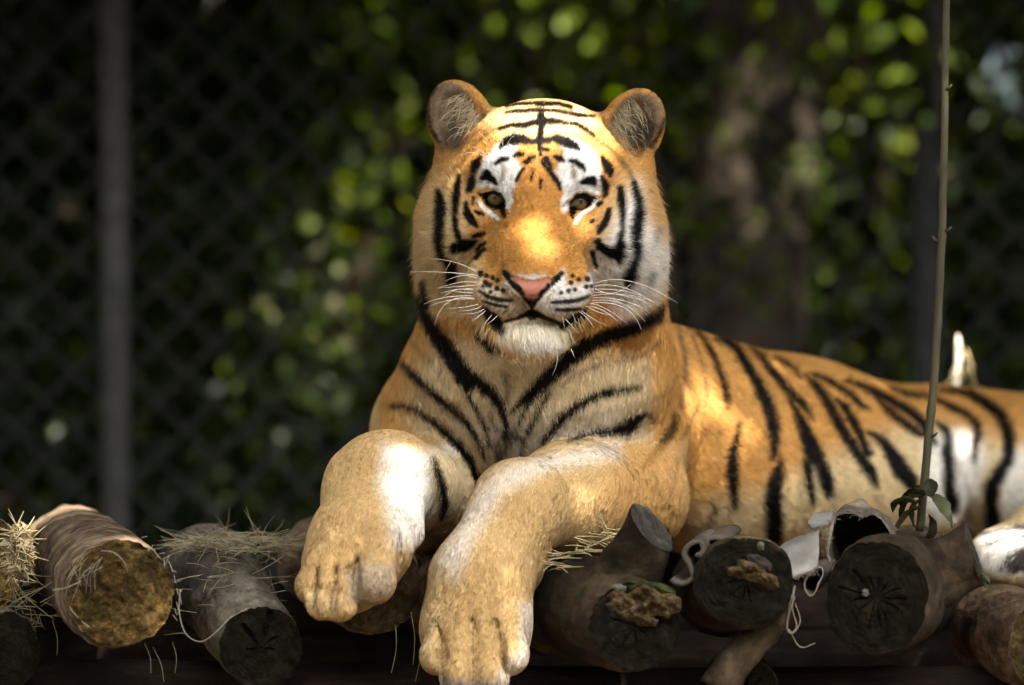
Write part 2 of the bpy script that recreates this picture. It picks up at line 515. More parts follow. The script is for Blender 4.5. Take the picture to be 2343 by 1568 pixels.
def surface_nets(h=0.004, block=8):
    lo = np.array([-.36, -.36, .92]); hi = np.array([1.22, 1.62, 2.10])
    n = (np.ceil((hi - lo) / h / block).astype(int)) * block
    nb = n // block
    F = np.full(n + 1, 1.0, np.float32)
    # coarse pass
    ci = np.stack(np.meshgrid(*[np.arange(k) for k in nb], indexing='ij'), -1).reshape(-1, 3)
    cc = lo + (ci + 0.5) * block * h
    dc = np.concatenate([sdf(cc[i:i + 60000]) for i in range(0, len(cc), 60000)])
    R = block * h * 0.87
    F[:-1, :-1, :-1] = np.repeat(np.repeat(np.repeat(np.where(dc < 0, -1.0, 1.0).reshape(nb).astype(np.float32), block, 0), block, 1), block, 2)
    act = np.abs(dc) < R * 1.6
    ca = ci[act]
    # fine pass, super-blocks of neighbouring blocks for culling
    key = (ca // 4) @ np.array([10000, 100, 1])
    order = np.argsort(key, kind='stable'); ca = ca[order]; key = key[order]
    cuts = np.flatnonzero(np.diff(key)) + 1
    off = np.stack(np.meshgrid(*[np.arange(block + 1)] * 3, indexing='ij'), -1).reshape(-1, 3)
    for grp in np.split(ca, cuts):
        idx = (grp[:, None, :] * block + off[None]).reshape(-1, 3)
        p = lo + idx * h
        c = (p.min(0) + p.max(0)) / 2; r = np.linalg.norm(p.max(0) - p.min(0)) / 2
        F[idx[:, 0], idx[:, 1], idx[:, 2]] = sdf(p, (c, r))
    # surface nets
    S = F < 0
    cnt = np.zeros(n, np.uint8)
    for dx in (0, 1):
        for dy in (0, 1):
            for dz in (0, 1):
                cnt += S[dx:n[0] + dx, dy:n[1] + dy, dz:n[2] + dz]
    cells = np.argwhere((cnt > 0) & (cnt < 8))
    flat = (cells[:, 0] * n[1] + cells[:, 1]) * n[2] + cells[:, 2]
    co = np.array([(a, b, c) for a in (0, 1) for b in (0, 1) for c in (0, 1)])
    val = np.stack([F[cells[:, 0] + a, cells[:, 1] + b, cells[:, 2] + c] for a, b, c in co], 1)
    acc = np.zeros((len(cells), 3)); num = np.zeros(len(cells))
    for i in range(8):
        for j in range(i + 1, 8):
            if np.abs(co[i] - co[j]).sum() != 1: continue
            a, b = val[:, i], val[:, j]
            m = (a < 0) != (b < 0)
            t = np.where(m, a / np.where(m, a - b, 1), 0)
            acc += m[:, None] * (co[i] + t[:, None] * (co[j] - co[i])); num += m
    V = lo + (cells + acc / num[:, None]) * h
    quads = []
    for ax in range(3):
        u, v = (ax + 1) % 3, (ax + 2) % 3
        sl0 = [slice(None)] * 3; sl1 = [slice(None)] * 3
        sl0[ax] = slice(0, -1); sl1[ax] = slice(1, None)
        D = S[tuple(sl0)] != S[tuple(sl1)]
        e = np.argwhere(D)
        e = e[(e[:, u] > 0) & (e[:, v] > 0) & (e[:, u] < n[u]) & (e[:, v] < n[v])]
        ins = S[e[:, 0], e[:, 1], e[:, 2]]
        def cid(du, dv):
            c = e.copy(); c[:, u] -= du; c[:, v] -= dv
            f = (c[:, 0] * n[1] + c[:, 1]) * n[2] + c[:, 2]
            return np.clip(np.searchsorted(flat, f), 0, len(flat) - 1)
        q = np.stack([cid(1, 1), cid(0, 1), cid(0, 0), cid(1, 0)], 1)
        q[~ins] = q[~ins][:, ::-1]
        quads.append(q)
    Q = np.concatenate(quads)
    return V, Q

def grad(p, e=0.0015):
    g = np.zeros((len(p), 3))
    for k in range(3):
        o = np.zeros(3); o[k] = e
        g[:, k] = blocked(p + o) - blocked(p - o)
    return g / (2 * e)
def blocked(p, parts=False):
    """sdf evaluated in spatial bins so that far shapes are skipped"""
    b = np.floor(p / 0.13).astype(int)
    key = (b[:, 0] * 1000 + b[:, 1]) * 1000 + b[:, 2]
    order = np.argsort(key, kind='stable')
    d = np.empty(len(p)); G = np.empty((len(p), 5)) if parts else None
    for idx in np.split(order, np.flatnonzero(np.diff(key[order])) + 1):
        q = p[idx]; c = (q.min(0) + q.max(0)) / 2; r = np.linalg.norm(q.max(0) - q.min(0)) / 2
        if parts: d[idx], G[idx] = sdf(q, (c, r), True)
        else: d[idx] = sdf(q, (c, r))
    return (d, G) if parts else d

TV, TQ = surface_nets()
for _ in range(2):
    TG = grad(TV); l2 = (TG ** 2).sum(1)
    step = (blocked(TV) / np.maximum(l2, .25))[:, None] * TG
    TV = TV - np.clip(step, -.004, .004)
TN = norm(TG)
_, TGD = blocked(TV, True)

# ---------------------------------------------------------------- coat pattern
# Strokes were measured on survey crops; each map turns crop numbers into survey pixels.
def mF(x, y): return 907.3 + x * .28926, 151.2 + y * .28926
def mB(x, y): return 846.8 + x * .3086, 786.3 + y * .3086
def mD(x, y): return 1391.2 + x * .38575, 665.3 + y * .38575
def mE(x, y): return 1754.1 + x * .3086, 725.8 + y * .3086
def mG(x, y): return 635.1 + x * .38271, 967.8 + y * .38271
def mV(x, y): return x, y
MS = {'F': (mF, .28926), 'B': (mB, .3086), 'D': (mD, .38575), 'E': (mE, .3086), 'G': (mG, .38271), 'V': (mV, 1.0)}
BLACK = (.0035, .0028, .0024); ORANGE = (.54, .262, .070); DEEP = (.46, .195, .040); MILK = (.72, .62, .45); SAND = (.60, .40, .18); CREAM = (.63, .465, .24)
WHITE = (.84, .81, .74); TAN = (.50, .32, .135); BROWN = (.13, .065, .02); GREY = (.30, .28, .26); PINK = (.46, .185, .135)
ITEMS = []
def stroke(sp, grp, pts, col=BLACK, soft=3.0, a=1.0):
    f, s = MS[sp]
    q = [(*f(x, y), w * s) for x, y, w in pts]
    if len(q) == 1: q = [q[0], (q[0][0] + .5, q[0][1], q[0][2])]
    ITEMS.append(('s', grp, np.array(q), col, soft, a))
def patch(sp, grp, pts, col, soft=10.0, a=1.0):
    f, s = MS[sp]
    ITEMS.append(('p', grp, np.array([f(x, y) for x, y in pts]), col, soft, a))
def L(sp, grp, *strokes, **k):
    for st in strokes: stroke(sp, grp, st, **k)
EYE_RIMS = [[(630,1000),(680,1012),(720,988),(770,982),(822,1008),(852,1060),(872,1140),(866,1192),(838,1212),(822,1180),(812,1140),(770,1136),(712,1108),(675,1050)],
            [(1612,1036),(1585,1052),(1560,1072),(1530,1114),(1470,1136),(1422,1150),(1400,1212),(1368,1190),(1358,1140),(1380,1080),(1408,1018),(1460,996),(1530,1008),(1570,1032)]]
# -- head, base fields
patch('F', 'H', [(560,900),(700,560),(900,430),(1400,430),(1650,640),(1800,900),(1600,1350),(600,1350)], DEEP, 40, .4)
patch('F', 'H', [(940,980),(1300,980),(1370,1250),(1500,1600),(1300,1700),(900,1700),(700,1600),(850,1250)], DEEP, 40, .5)
patch('F', 'H', [(750,330),(1000,250),(1250,250),(1540,350),(1600,450),(1450,520),(1150,560),(900,560),(700,460)], CREAM, 30, .75)  # sun glare on the orange crown painted in as cream
patch('F', 'H', [(620,960),(640,850),(690,740),(780,640),(850,575),(950,545),(960,640),(930,700),(960,760),(985,810),(940,920),(912,1000),(916,1060),(895,1145),(860,1120),(830,1010),(760,970),(690,965)], WHITE, 6)
patch('F', 'H', [(1310,1150),(1300,1060),(1328,1000),(1290,930),(1262,840),(1285,760),(1335,680),(1270,600),(1250,560),(1340,555),(1450,600),(1540,660),(1595,740),(1622,860),(1622,970),(1600,1035),(1520,1000),(1420,1000),(1392,1040),(1375,1120),(1340,1155)], WHITE, 6)
patch('F', 'H', [(130,900),(420,780),(600,1000),(560,1300),(640,1600),(620,2080),(150,2000),(100,1300)], SAND, 40, .85)
patch('F', 'H', [(1650,1000),(1850,800),(2050,900),(2230,1300),(2230,1800),(1900,2050),(1600,1700)], SAND, 40, .85)
patch('F', 'H', [(380,1050),(500,1200),(600,1430),(640,1600),(640,1800),(760,2000),(620,2080),(400,1980),(230,1900),(160,1600),(190,1250),(300,1080)], CREAM, 30, .95)
patch('F', 'H', [(130,1350),(260,1350),(300,1700),(300,1900),(200,1850),(130,1600)], CREAM, 26, .7)
patch('F', 'H', [(1600,1420),(1690,1300),(1760,1150),(1840,1000),(1900,900),(1990,1200),(2140,1350),(2190,1500),(2160,1700),(2060,1850),(1800,2020),(1600,1750),(1560,1520)], WHITE, 26, .85)  # right cheek painted whiter than the left to carry the side light
patch('F', 'H', [(1990,1000),(2120,1150),(2190,1400),(2100,1420),(2000,1250)], ORANGE, 24, .4)
L('F','H',[(640,1065,12),(690,1130,14),(760,1180,17),(803,1212,14)],[(1580,1060,13),(1550,1118,15),(1480,1160,16),(1430,1205,16),(1412,1245,10)], col=WHITE, soft=2.5)
patch('F', 'H', [(640,1640),(700,1720),(800,1750),(890,1660),(960,1800),(1070,1920),(900,2000),(830,2015),(700,1900),(635,1780)], MILK, 10)
patch('F', 'H', [(1320,1610),(1345,1730),(1480,1720),(1555,1590),(1600,1700),(1550,1820),(1400,1960),(1310,2030),(1090,1930),(1120,1840),(1230,1720)], WHITE, 10, .9)  # right whisker pad whitened for the same side light
patch('F', 'H', [(810,2040),(1070,2005),(1330,2040),(1440,2210),(1300,2300),(1000,2310),(780,2220)], MILK, 10)
patch('F', 'H', [(960,2150),(1070,2120),(1250,2150),(1400,2220),(1250,2290),(1000,2290)], WHITE, 16, .5)
L('F','H',[(1565,1460,12),(1585,1540,16),(1595,1600,12)], col=WHITE, soft=3)
L('F','H',[(960,1655,10),(1070,1670,22),(1180,1655,10)], col=(.55,.53,.52), soft=4, a=.8)
# ears: dark back edge, grey-brown bowl, shade of its hollow painted darker
patch('F','H',[(235,300),(290,150),(400,105),(520,140),(590,230),(600,400),(540,560),(480,680),(340,640),(290,520),(235,440)], (.17,.125,.08), 12, .95)
patch('F','H',[(330,560),(420,420),(520,420),(560,520),(500,660),(360,660)], (.055,.040,.026), 20, .9)
patch('F','H',[(1690,420),(1780,260),(1900,200),(2040,220),(2110,330),(2120,440),(2060,560),(1990,660),(1860,640),(1760,540)], (.17,.125,.08), 12, .95)
patch('F','H',[(1850,480),(1960,420),(2080,460),(2040,580),(1960,690),(1860,660)], (.05,.036,.024), 20, .9)
L('F','H',[(330,600,8),(270,500,10),(240,380,10),(245,280,10),(300,160,10)],[(2120,420,8),(2080,540,10),(2010,640,12)], soft=3, a=.8)
L('F','H',[(300,150,12),(400,108,12),(520,135,14),(610,240,16),(690,330,20)],[(1700,330,20),(1800,230,14),(1930,190,12),(2050,220,12)], col=ORANGE, soft=5, a=.8)
# brown bands below the ears
L('F','H',[(820,490,12),(700,545,16),(600,640,14),(520,760,18),(420,850,16),(370,950,10)],[(1430,470,12),(1560,570,18),(1720,680,18),(1850,850,22),(1890,940,12)], col=BROWN, soft=7, a=.75)
# forehead
L('F','H',[(820,645,10),(870,595,28),(930,585,40),(1000,580,30),(1060,598,14)],[(1220,580,14),(1270,578,32),(1340,603,38),(1400,630,28),(1440,655,10)],
  [(1140,400,30),(1150,440,32),(1140,500,16),(1130,580,22),(1130,650,15),(1138,700,6)],[(1060,600,16),(1130,592,22),(1200,590,18)],
  [(820,500,8),(900,470,16),(1000,470,20),(1090,450,18),(1150,440,24)],[(1160,430,26),(1260,440,18),(1330,450,12),(1420,460,12),(1500,500,10),(1560,550,8)],
  [(870,365,6),(960,360,12),(1060,350,13),(1150,350,14)],[(1160,350,14),(1250,350,11),(1340,370,13),(1450,390,13),(1560,400,6)],
  [(860,320,5),(960,300,11),(1080,295,13),(1160,300,15)],[(1160,300,16),(1280,300,13),(1380,325,10)], soft=3.0)
L('F','H',[(1000,252,6),(1100,242,9),(1200,246,9),(1280,262,6)], col=(.10,.09,.08), soft=4, a=.7)
L('F','H',[(1150,655,10),(1192,662,12)],[(925,715,7),(965,698,18),(1000,702,7)],[(1005,760,5),(1050,730,9),(1085,720,6)],[(1250,718,8),(1290,735,20),(1318,752,7)],
  [(1178,735,20),(1208,782,14),(1215,822,5)],[(945,905,6),(975,850,9),(1002,815,6)],[(1150,760,6),(1195,820,10),(1245,885,14),(1282,930,12),(1292,972,6)],
  [(785,772,9),(830,742,17),(880,735,7)],[(1370,750,9),(1420,762,17),(1460,792,18),(1480,822,8)],
  [(678,885,18),(712,862,34),(750,892,24),(785,928,10)],[(1465,922,10),(1520,908,26),(1552,900,24),(1562,935,12)],
  [(1140,900,5),(1135,970,4)],[(1080,840,4),(1060,900,4)],[(1020,770,5),(1050,755,6)], soft=2.6)
L('F','H',[(845,790,14),(838,850,16),(830,900,12)],[(1390,790,14),(1400,850,18),(1405,910,12)], col=(.25,.18,.10), soft=4, a=.8)
# left cheek
L('F','H',[(652,728,10),(622,780,34),(602,832,22)],[(598,868,14),(590,930,28),(572,978,26),(556,998,8)],
  [(492,868,8),(476,950,25),(466,1060,29),(456,1180,17),(465,1280,19),(482,1340,18),(500,1400,20)],[(452,1455,32),(460,1440,42),(520,1430,46),(590,1402,26),(625,1388,8)],
  [(545,1088,14),(556,1160,27),(592,1222,24),(635,1268,10)],[(325,980,16),(340,1100,42),(336,1250,42),(330,1400,36),(342,1500,28),(380,1540,20),(428,1590,42),(430,1680,44),(402,1730,16)],
  [(600,1350,10),(660,1330,12),(690,1325,5)],[(622,1150,7),(650,1165,10),(680,1175,5)],[(605,1040,6),(600,1090,6)],
  [(640,1450,12),(690,1400,8)],[(630,1520,14),(660,1470,12),(690,1450,8)],[(200,1720,20),(205,1800,26),(240,1890,20)], soft=3.0)
# right cheek
L('F','H',[(1622,720,8),(1650,768,28),(1680,822,34),(1690,862,14)],[(1625,880,10),(1650,950,24),(1655,1000,20),(1640,1032,8)],
  [(1766,966,18),(1776,1050,28),(1786,1150,22),(1786,1280,14),(1772,1380,20),(1770,1440,44),(1740,1480,40)],[(1575,1385,10),(1635,1450,26),(1710,1490,40),(1775,1505,36),(1765,1550,20)],
  [(1682,1138,12),(1666,1200,20),(1642,1250,20),(1612,1290,22),(1598,1322,8)],[(1598,1095,13),(1620,1080,6)],[(1535,1235,8),(1560,1220,5)],
  [(1878,930,16),(1912,1050,28),(1920,1150,38),(1902,1280,45),(1898,1400,34),(1910,1500,28),(1872,1590,40),(1842,1680,50),(1830,1750,24)],
  [(1552,1475,12),(1570,1560,14),(1580,1590,8)],[(1600,1380,14),(1590,1440,10)], soft=3.0)
L('F','H',[(2085,1285,12),(2055,1380,12),(2030,1455,8)],[(2035,1650,20),(2010,1720,22),(2000,1770,10)], col=(.10,.085,.07), soft=6, a=.8)
# muzzle marks
L('F','H',[(665,1640,15),(666,1650,15)],[(705,1660,11)],[(760,1675,11)],[(795,1697,9)],[(700,1712,14),(705,1720,14)],[(735,1735,15)],[(790,1758,11)],[(840,1778,9)],
  [(655,1782,5),(720,1825,10),(800,1850,13),(910,1856,4)],[(680,1862,5),(780,1892,8),(870,1906,4)],[(740,1790,8)],[(680,1745,8)],
  [(1508,1685,18)],[(1440,1690,11)],[(1390,1660,8)],[(1378,1716,9)],[(1500,1745,13)],[(1410,1770,12)],[(1360,1780,12)],[(1300,1797,7)],[(1540,1740,8)],
  [(1230,1872,5),(1320,1866,11),(1430,1856,12),(1520,1820,6)],[(1260,1927,5),(1340,1932,8),(1450,1922,6)], soft=2.2, a=.96)
# mouth
L('F','H',[(690,1920,16),(745,1985,38),(800,2050,42),(825,2110,18)],[(1310,2065,24),(1350,2050,36),(1410,2015,44),(1490,1960,22)], soft=4)
L('F','H',[(860,2022,4),(960,1992,9),(1070,1945,20),(1175,1992,9),(1300,2042,8)],[(1040,1960,14),(1070,1985,24),(1110,1965,14)], soft=2.4)
L('F','H',[(930,2045,14),(1070,2030,26),(1230,2050,14)], col=(.13,.115,.10), soft=7, a=.75)
# nose
L('F','H',[(850,1630,12),(880,1672,22),(930,1722,28),(1000,1785,28),(1040,1850,20),(1070,1905,12)],[(1305,1640,10),(1270,1682,20),(1210,1725,26),(1140,1785,26),(1105,1845,16),(1078,1900,10)], soft=2.4)
L('F','H',[(905,1668,8),(955,1662,8),(1000,1692,10),(1075,1702,8),(1150,1690,9),(1195,1670,9),(1235,1688,8)], col=(.10,.06,.05), soft=1.5, a=.7)
patch('F','H',[(905,1680),(955,1668),(1000,1698),(1075,1708),(1150,1697),(1200,1678),(1240,1700),(1182,1728),(1132,1790),(1112,1832),(1105,1845),(1040,1845),(1018,1828),(1000,1770),(950,1722)], PINK, 2.0)
L('F','H',[(1068,1820,2),(1070,1900,4)], col=(.05,.03,.03), soft=1.2)
# eye rims
patch('F','H',[(630,1000),(680,1012),(720,988),(770,982),(822,1008),(852,1060),(872,1140),(866,1192),(838,1212),(822,1180),(812,1140),(770,1136),(712,1108),(675,1050)], BLACK, 1.6)
patch('F','H',[(1612,1036),(1585,1052),(1560,1072),(1530,1114),(1470,1136),(1422,1150),(1400,1212),(1368,1190),(1358,1140),(1380,1080),(1408,1018),(1460,996),(1530,1008),(1570,1032)], BLACK, 1.6)
# -- neck and chest
patch('V','T',[(1010,760),(1240,800),(1480,820),(1540,900),(1480,1010),(1300,1060),(1120,1100),(960,1050),(930,940),(960,830)], (.58,.45,.26), 50, .9)
patch('V','T',[(1040,960),(1160,1100),(1320,1030),(1480,1000),(1400,940),(1250,960)], WHITE, 50, .30)
patch('V','TL',[(985,1050),(1040,1000),(1090,1120),(1060,1200),(980,1200)], WHITE, 24, .7)
patch('V','T',[(1530,690),(1560,760),(1570,1200),(1500,1200),(1490,900),(1500,780)], ORANGE, 20, .8)
L('F','TH',[(140,1840,20),(200,1960,50),(290,2100,58),(400,2260,68),(500,2400,74),(570,2510,68)],
  [(2110,1900,16),(2060,1990,55),(1900,2070,62),(1700,2130,58),(1520,2210,60),(1370,2310,64),(1220,2450,62),(1080,2590,54),(980,2670,34),(912,2735,10)],
  [(650,2140,30),(700,2200,30),(760,2240,36),(800,2260,16)], soft=4.0)
L('F','T',[(100,2150,14),(180,2260,18),(280,2350,10)],[(90,1960,10),(130,2050,10)], col=BROWN, soft=6, a=.6)
L('B','T',[(540,0,58),(620,120,52),(690,230,50)],[(690,250,30),(740,420,14),(800,520,10),(860,650,11),(880,760,7)],[(760,250,44),(870,350,48),(940,430,38),(985,520,28),(1010,600,18),(1000,700,22)],
  [(230,150,16),(300,220,28),(400,320,30),(500,410,26),(620,500,26),(710,590,22),(780,690,16),(830,800,9),(850,870,5)],
  [(150,468,14),(230,462,14),(320,490,17),(430,560,18),(530,640,27),(640,750,36),(710,830,33),(760,920,31),(790,1010,34)],
  [(2000,330,8),(1900,345,20),(1780,360,27),(1650,400,29),(1520,480,31),(1410,570,33),(1340,660,25),(1270,750,12)],
  [(1220,400,10),(1140,500,12),(1100,600,10)],[(1320,370,6),(1250,500,9),(1190,620,13),(1130,730,10)], soft=4.0)
L('B','TR',[(2105,552,6),(2030,530,16),(1970,570,42),(1900,630,54),(1800,655,27),(1650,665,19),(1550,690,20),(1470,722,8)], soft=4.0)
L('B','T',[(1000,230,14),(1015,330,14),(1010,430,10)],[(1040,680,50),(1000,760,36),(960,850,26)],[(1090,700,20),(1080,640,10)],[(890,540,9),(930,640,7)],[(930,760,10),(950,880,8)],[(1130,760,10),(1110,850,8)], col=(.03,.027,.024), soft=9, a=.8)
L('F','T',[(2090,2180,12),(1950,2290,12),(1800,2325,10),(1600,2370,7),(1450,2420,6),(1250,2560,7),(1150,2650,11),(1080,2760,12)], col=(.06,.04,.025), soft=5, a=.75)
# -- shoulder and flank
patch('V','T',[(1560,1190),(1620,1150),(1760,1120),(1860,1060),(1980,1010),(2100,960),(2200,985),(2330,1010),(2420,1040),(2420,1300),(1560,1300)], CREAM, 46)
patch('V','T',[(2110,1010),(2160,985),(2230,985),(2260,1040),(2240,1120),(2200,1200),(2120,1200)], WHITE, 20, .8)
patch('V','T',[(2290,1040),(2420,1000),(2420,1240),(2280,1220)], WHITE, 20, .8)
L('D','TR',[(402,735,10),(386,810,23),(340,890,29),(290,950,25),(240,1015,22),(215,1042,8)], soft=4, a=.9)
L('D','TR',[(412,1000,8),(400,1100,11),(380,1190,11),(356,1260,15),(390,1330,20),(430,1322,12)],[(280,1290,6),(340,1292,13)], col=(.06,.04,.03), soft=5, a=.85)
L('D','T',[(415,180,5),(430,280,13),(455,380,17),(455,462,12)],[(455,500,12),(440,590,9),(425,690,6)],[(470,220,5),(520,320,8),(555,420,9),(575,520,10),(590,600,9),(572,690,4)],
  [(540,660,4),(500,760,8),(450,860,8),(430,910,5)], col=(.07,.045,.03), soft=4, a=.85)
L('D','T',[(510,220,9),(570,290,15),(620,380,17),(660,470,17),(690,560,19),(705,640,17),(710,695,6)],
  [(640,285,12),(710,300,27),(770,350,28),(820,440,29),(880,540,33),(930,640,37),(965,740,39),(985,840,35),(987,930,27),(985,1000,16)],[(1018,1005,12),(1010,1080,35),(985,1170,48),(980,1280,51),(985,1380,50),(985,1480,50)],
  [(780,790,4),(765,850,9),(745,950,27),(735,1060,35),(740,1150,35),(745,1240,24),(750,1305,7)],[(840,335,6),(910,390,25),(970,470,27),(1030,550,29),(1090,620,27),(1150,670,23),(1190,720,15),(1215,765,4)],
  [(1072,645,8),(1120,720,25),(1160,820,37),(1200,920,49),(1240,1020,55),(1290,1120,44),(1310,1210,32)],[(1185,1020,30),(1195,1150,25),(1212,1265,18)],[(1000,395,8),(1060,430,15),(1110,470,13),(1137,508,4)],
  [(1170,500,8),(1230,560,23),(1290,640,29),(1340,740,33),(1400,840,33),(1460,940,35),(1510,1010,35),(1560,1090,31),(1590,1155,16)],[(1350,650,10),(1400,690,23),(1450,770,27),(1500,870,27),(1540,970,27)],
  [(1200,490,6),(1280,520,19),(1370,570,19),(1440,620,23),(1500,680,19),(1532,695,8)], soft=5)
L('D','T',[(680,1210,6),(640,1290,18),(610,1370,18),(590,1410,6)], col=BROWN, soft=6, a=.85)
L('D','T',[(1218,1040,6),(1235,1120,12),(1240,1190,8)], col=(.30,.24,.14), soft=5, a=.7)
L('E','T',[(600,470,16),(720,520,28),(850,580,33),(960,640,33),(1060,700,35),(1140,770,39),(1190,850,33),(1240,945,16)],[(820,600,16),(880,670,27),(960,740,33),(1060,810,36),(1140,870,28)],
  [(745,855,14),(830,900,33),(900,970,46),(950,1060,60),(1010,1150,68),(1070,1230,58),(1090,1290,26)],[(930,525,10),(1040,570,19),(1130,580,18),(1150,570,14),(1270,620,25),(1380,670,27),(1480,720,27),(1550,790,33),(1560,870,33),(1545,960,27),(1535,1070,10)],
  [(1255,785,12),(1330,840,27),(1350,920,29),(1330,1000,38),(1350,1100,45),(1350,1250,49),(1370,1400,58)],[(1290,540,12),(1400,548,22),(1520,575,33),(1640,650,43),(1730,720,45),(1780,820,45),(1800,930,47),(1790,1040,45),(1730,1150,49),(1670,1250,54),(1660,1400,58),(1680,1560,58)], soft=5)
# -- forelegs
patch('V','R',[(985,1300),(1090,1120),(1150,1070),(1280,1035),(1420,1010),(1420,1050),(1260,1075),(1150,1130),(1100,1210),(1040,1330)], WHITE, 24, .5)
patch('V','R',[(950,1380),(990,1290),(1030,1300),(1000,1440),(985,1560),(950,1520)], CREAM, 14, .6)
patch('V','R',[(1190,1380),(1230,1380),(1230,1500),(1150,1580),(1140,1540),(1190,1480)], WHITE, 16, .5)
patch('V','R',[(985,1540),(1040,1555),(1160,1560),(1160,1600),(980,1600)], GREY, 14, .7)
patch('V','R',[(1440,1010),(1560,1000),(1580,1260),(1440,1240),(1380,1150)], ORANGE, 50, .6)
patch('V','L',[(880,1020),(985,1040),(1000,1120),(975,1260),(900,1250),(890,1180),(870,1110)], WHITE, 28, .75)  # white wrist fur, with the brightness of the sun patch painted in
patch('V','L',[(985,1040),(1100,1040),(1080,1240),(990,1240)], CREAM, 10, .9)
patch('V','L',[(790,1310),(850,1290),(910,1290),(900,1360),(840,1390),(800,1380)], GREY, 14, .5)
patch('V','L',[(690,1340),(740,1360),(790,1370),(780,1430),(690,1420)], CREAM, 14, .5)
L('B','LT',[(465,850,8),(500,950,24),(540,1080,32),(552,1200,34),(530,1300,18)], soft=5)
L('G','L',[(255,850,2),(226,985,4),(214,1110,6)],[(355,850,2),(326,1000,4),(316,1130,6)],[(485,790,2),(452,900,6),(452,1040,8),(495,1110,6)],[(725,670,5),(740,740,8)], col=(.05,.04,.03), soft=2.5, a=.8)  # groove shade between the left paw's toes painted as dark lines
L('G','R',[(1165,1170,1),(1168,1350,2),(1170,1560,5)],[(1320,1190,2),(1340,1330,4),(1365,1530,6)],[(975,1230,1),(985,1400,3),(995,1560,5)], col=(.06,.045,.03), soft=2.5, a=.75)  # right paw: shade in the toe grooves painted in too
# -- hind paw
patch('V','B',[(2225,1215),(2420,1190),(2420,1320),(2230,1320)], WHITE, 10, .8)
L('V','B',[(2235,1222,5),(2290,1212,6),(2342,1205,6)],[(2290,1300,5),(2310,1275,6),(2345,1262,8)],[(2260,1245,3),(2300,1232,4),(2345,1228,4)], soft=4, a=.85)

stroke('V','B',[(2318,1296,20),(2345,1285,26)], col=(.05,.035,.028), soft=5)

def seg_dist(x, y, q):
    best = np.full(len(x), 1e9)
    for (x0, y0, w0), (x1, y1, w1) in zip(q[:-1], q[1:]):
        dx, dy = x1 - x0, y1 - y0
        t = np.clip(((x - x0) * dx + (y - y0) * dy) / (dx * dx + dy * dy + 1e-9), 0, 1)
        best = np.minimum(best, np.hypot(x - x0 - t * dx, y - y0 - t * dy) - (w0 + t * (w1 - w0)))
    return best
def poly_dist(x, y, q):
    best = np.full(len(x), 1e9); ins = np.zeros(len(x), bool)
    for (x0, y0), (x1, y1) in zip(q, np.roll(q, -1, 0)):
        dx, dy = x1 - x0, y1 - y0
        t = np.clip(((x - x0) * dx + (y - y0) * dy) / (dx * dx + dy * dy + 1e-9), 0, 1)
        best = np.minimum(best, np.hypot(x - x0 - t * dx, y - y0 - t * dy))
        c = (y0 > y) != (y1 > y)
        ins ^= c & (x < dx * (y - y0) / (dy if abs(dy) > 1e-9 else 1e-9) + x0)
    return np.where(ins, -best, best)

def coat(p, gi, jit=0.0):
    """base colour of the coat at world points p that belong to body group gi"""
    x, y = proj(p)
    n = len(p)
    wob = fbm(p, 90.0, 2) * 2.0
    if np.ndim(jit) or jit: wob = wob + (jit if np.ndim(jit) else RNG.normal(0, jit, n))
    base = np.array([ORANGE, ORANGE, TAN, TAN, CREAM])[gi]
    base = base * (1 + .10 * fbm(p, 14.0, 3))[:, None]
    for kind, grp, q, colr, soft, a in ITEMS:
        pad = soft * 1.5 + 8
        w = q[:, 2].max() if kind == 's' else 0
        m = (x > q[:, 0].min() - w - pad) & (x < q[:, 0].max() + w + pad) & (y > q[:, 1].min() - w - pad) & (y < q[:, 1].max() + w + pad)
        m &= np.isin(gi, [GROUPS.index(g) for g in grp])
        i = np.flatnonzero(m)
        if not len(i): continue
        d = (seg_dist if kind == 's' else poly_dist)(x[i], y[i], q)
        ws = min(1.0, soft / 4.0) if kind == 's' else 1.0
        if kind == 's' and sum(colr) < .1: d = d - (2.6 if grp == 'H' else 1.8)
        t = np.clip(.5 - (d + wob[i] * ws) / (2 * soft), 0, 1)
        t = (t * t * (3 - 2 * t) * a)[:, None]
        base[i] = base[i] * (1 - t) + np.array(colr) * t
    return base

TGI = TGD.argmin(1)
TCOL = coat(TV, TGI)

def fur_shader(m, col_attr, vec_attr=None):
    t = m.t
    a = m.n("ShaderNodeAttribute", attribute_name=col_attr)
    m.l(a.outputs["Color"], m.b.inputs["Base Color"])
    if vec_attr:
        v = m.n("ShaderNodeAttribute", attribute_name=vec_attr)
        m.l(v.outputs["Vector"], m.b.inputs["Normal"])
    m.rough(.6, .08)
    return m.m
mk = NT("tiger_skin"); SKIN = fur_shader(mk, "coat")
mk = NT("tiger_fur"); FUR = fur_shader(mk, "coat", "root_normal")

tiger = empty("tiger", (HO[0], .4, 1.10))
tag(tiger, "orange, black and white striped tiger lying on the logs, facing the camera", "tiger")
body = mesh_np("body", TV, TQ, None, SKIN, tiger)
at = body.data.attributes.new("coat", 'FLOAT_COLOR', 'POINT')
at.data.foreach_set("color", np.concatenate([TCOL, np.ones((len(TCOL), 1))], 1).astype(np.float32).ravel())

# ---------------------------------------------------------------- fur
NOSE = from_head((0, -.14, -.115))
def smooth01(x, a, b):
    t = np.clip((x - a) / (b - a), 0, 1); return t * t * (3 - 2 * t)

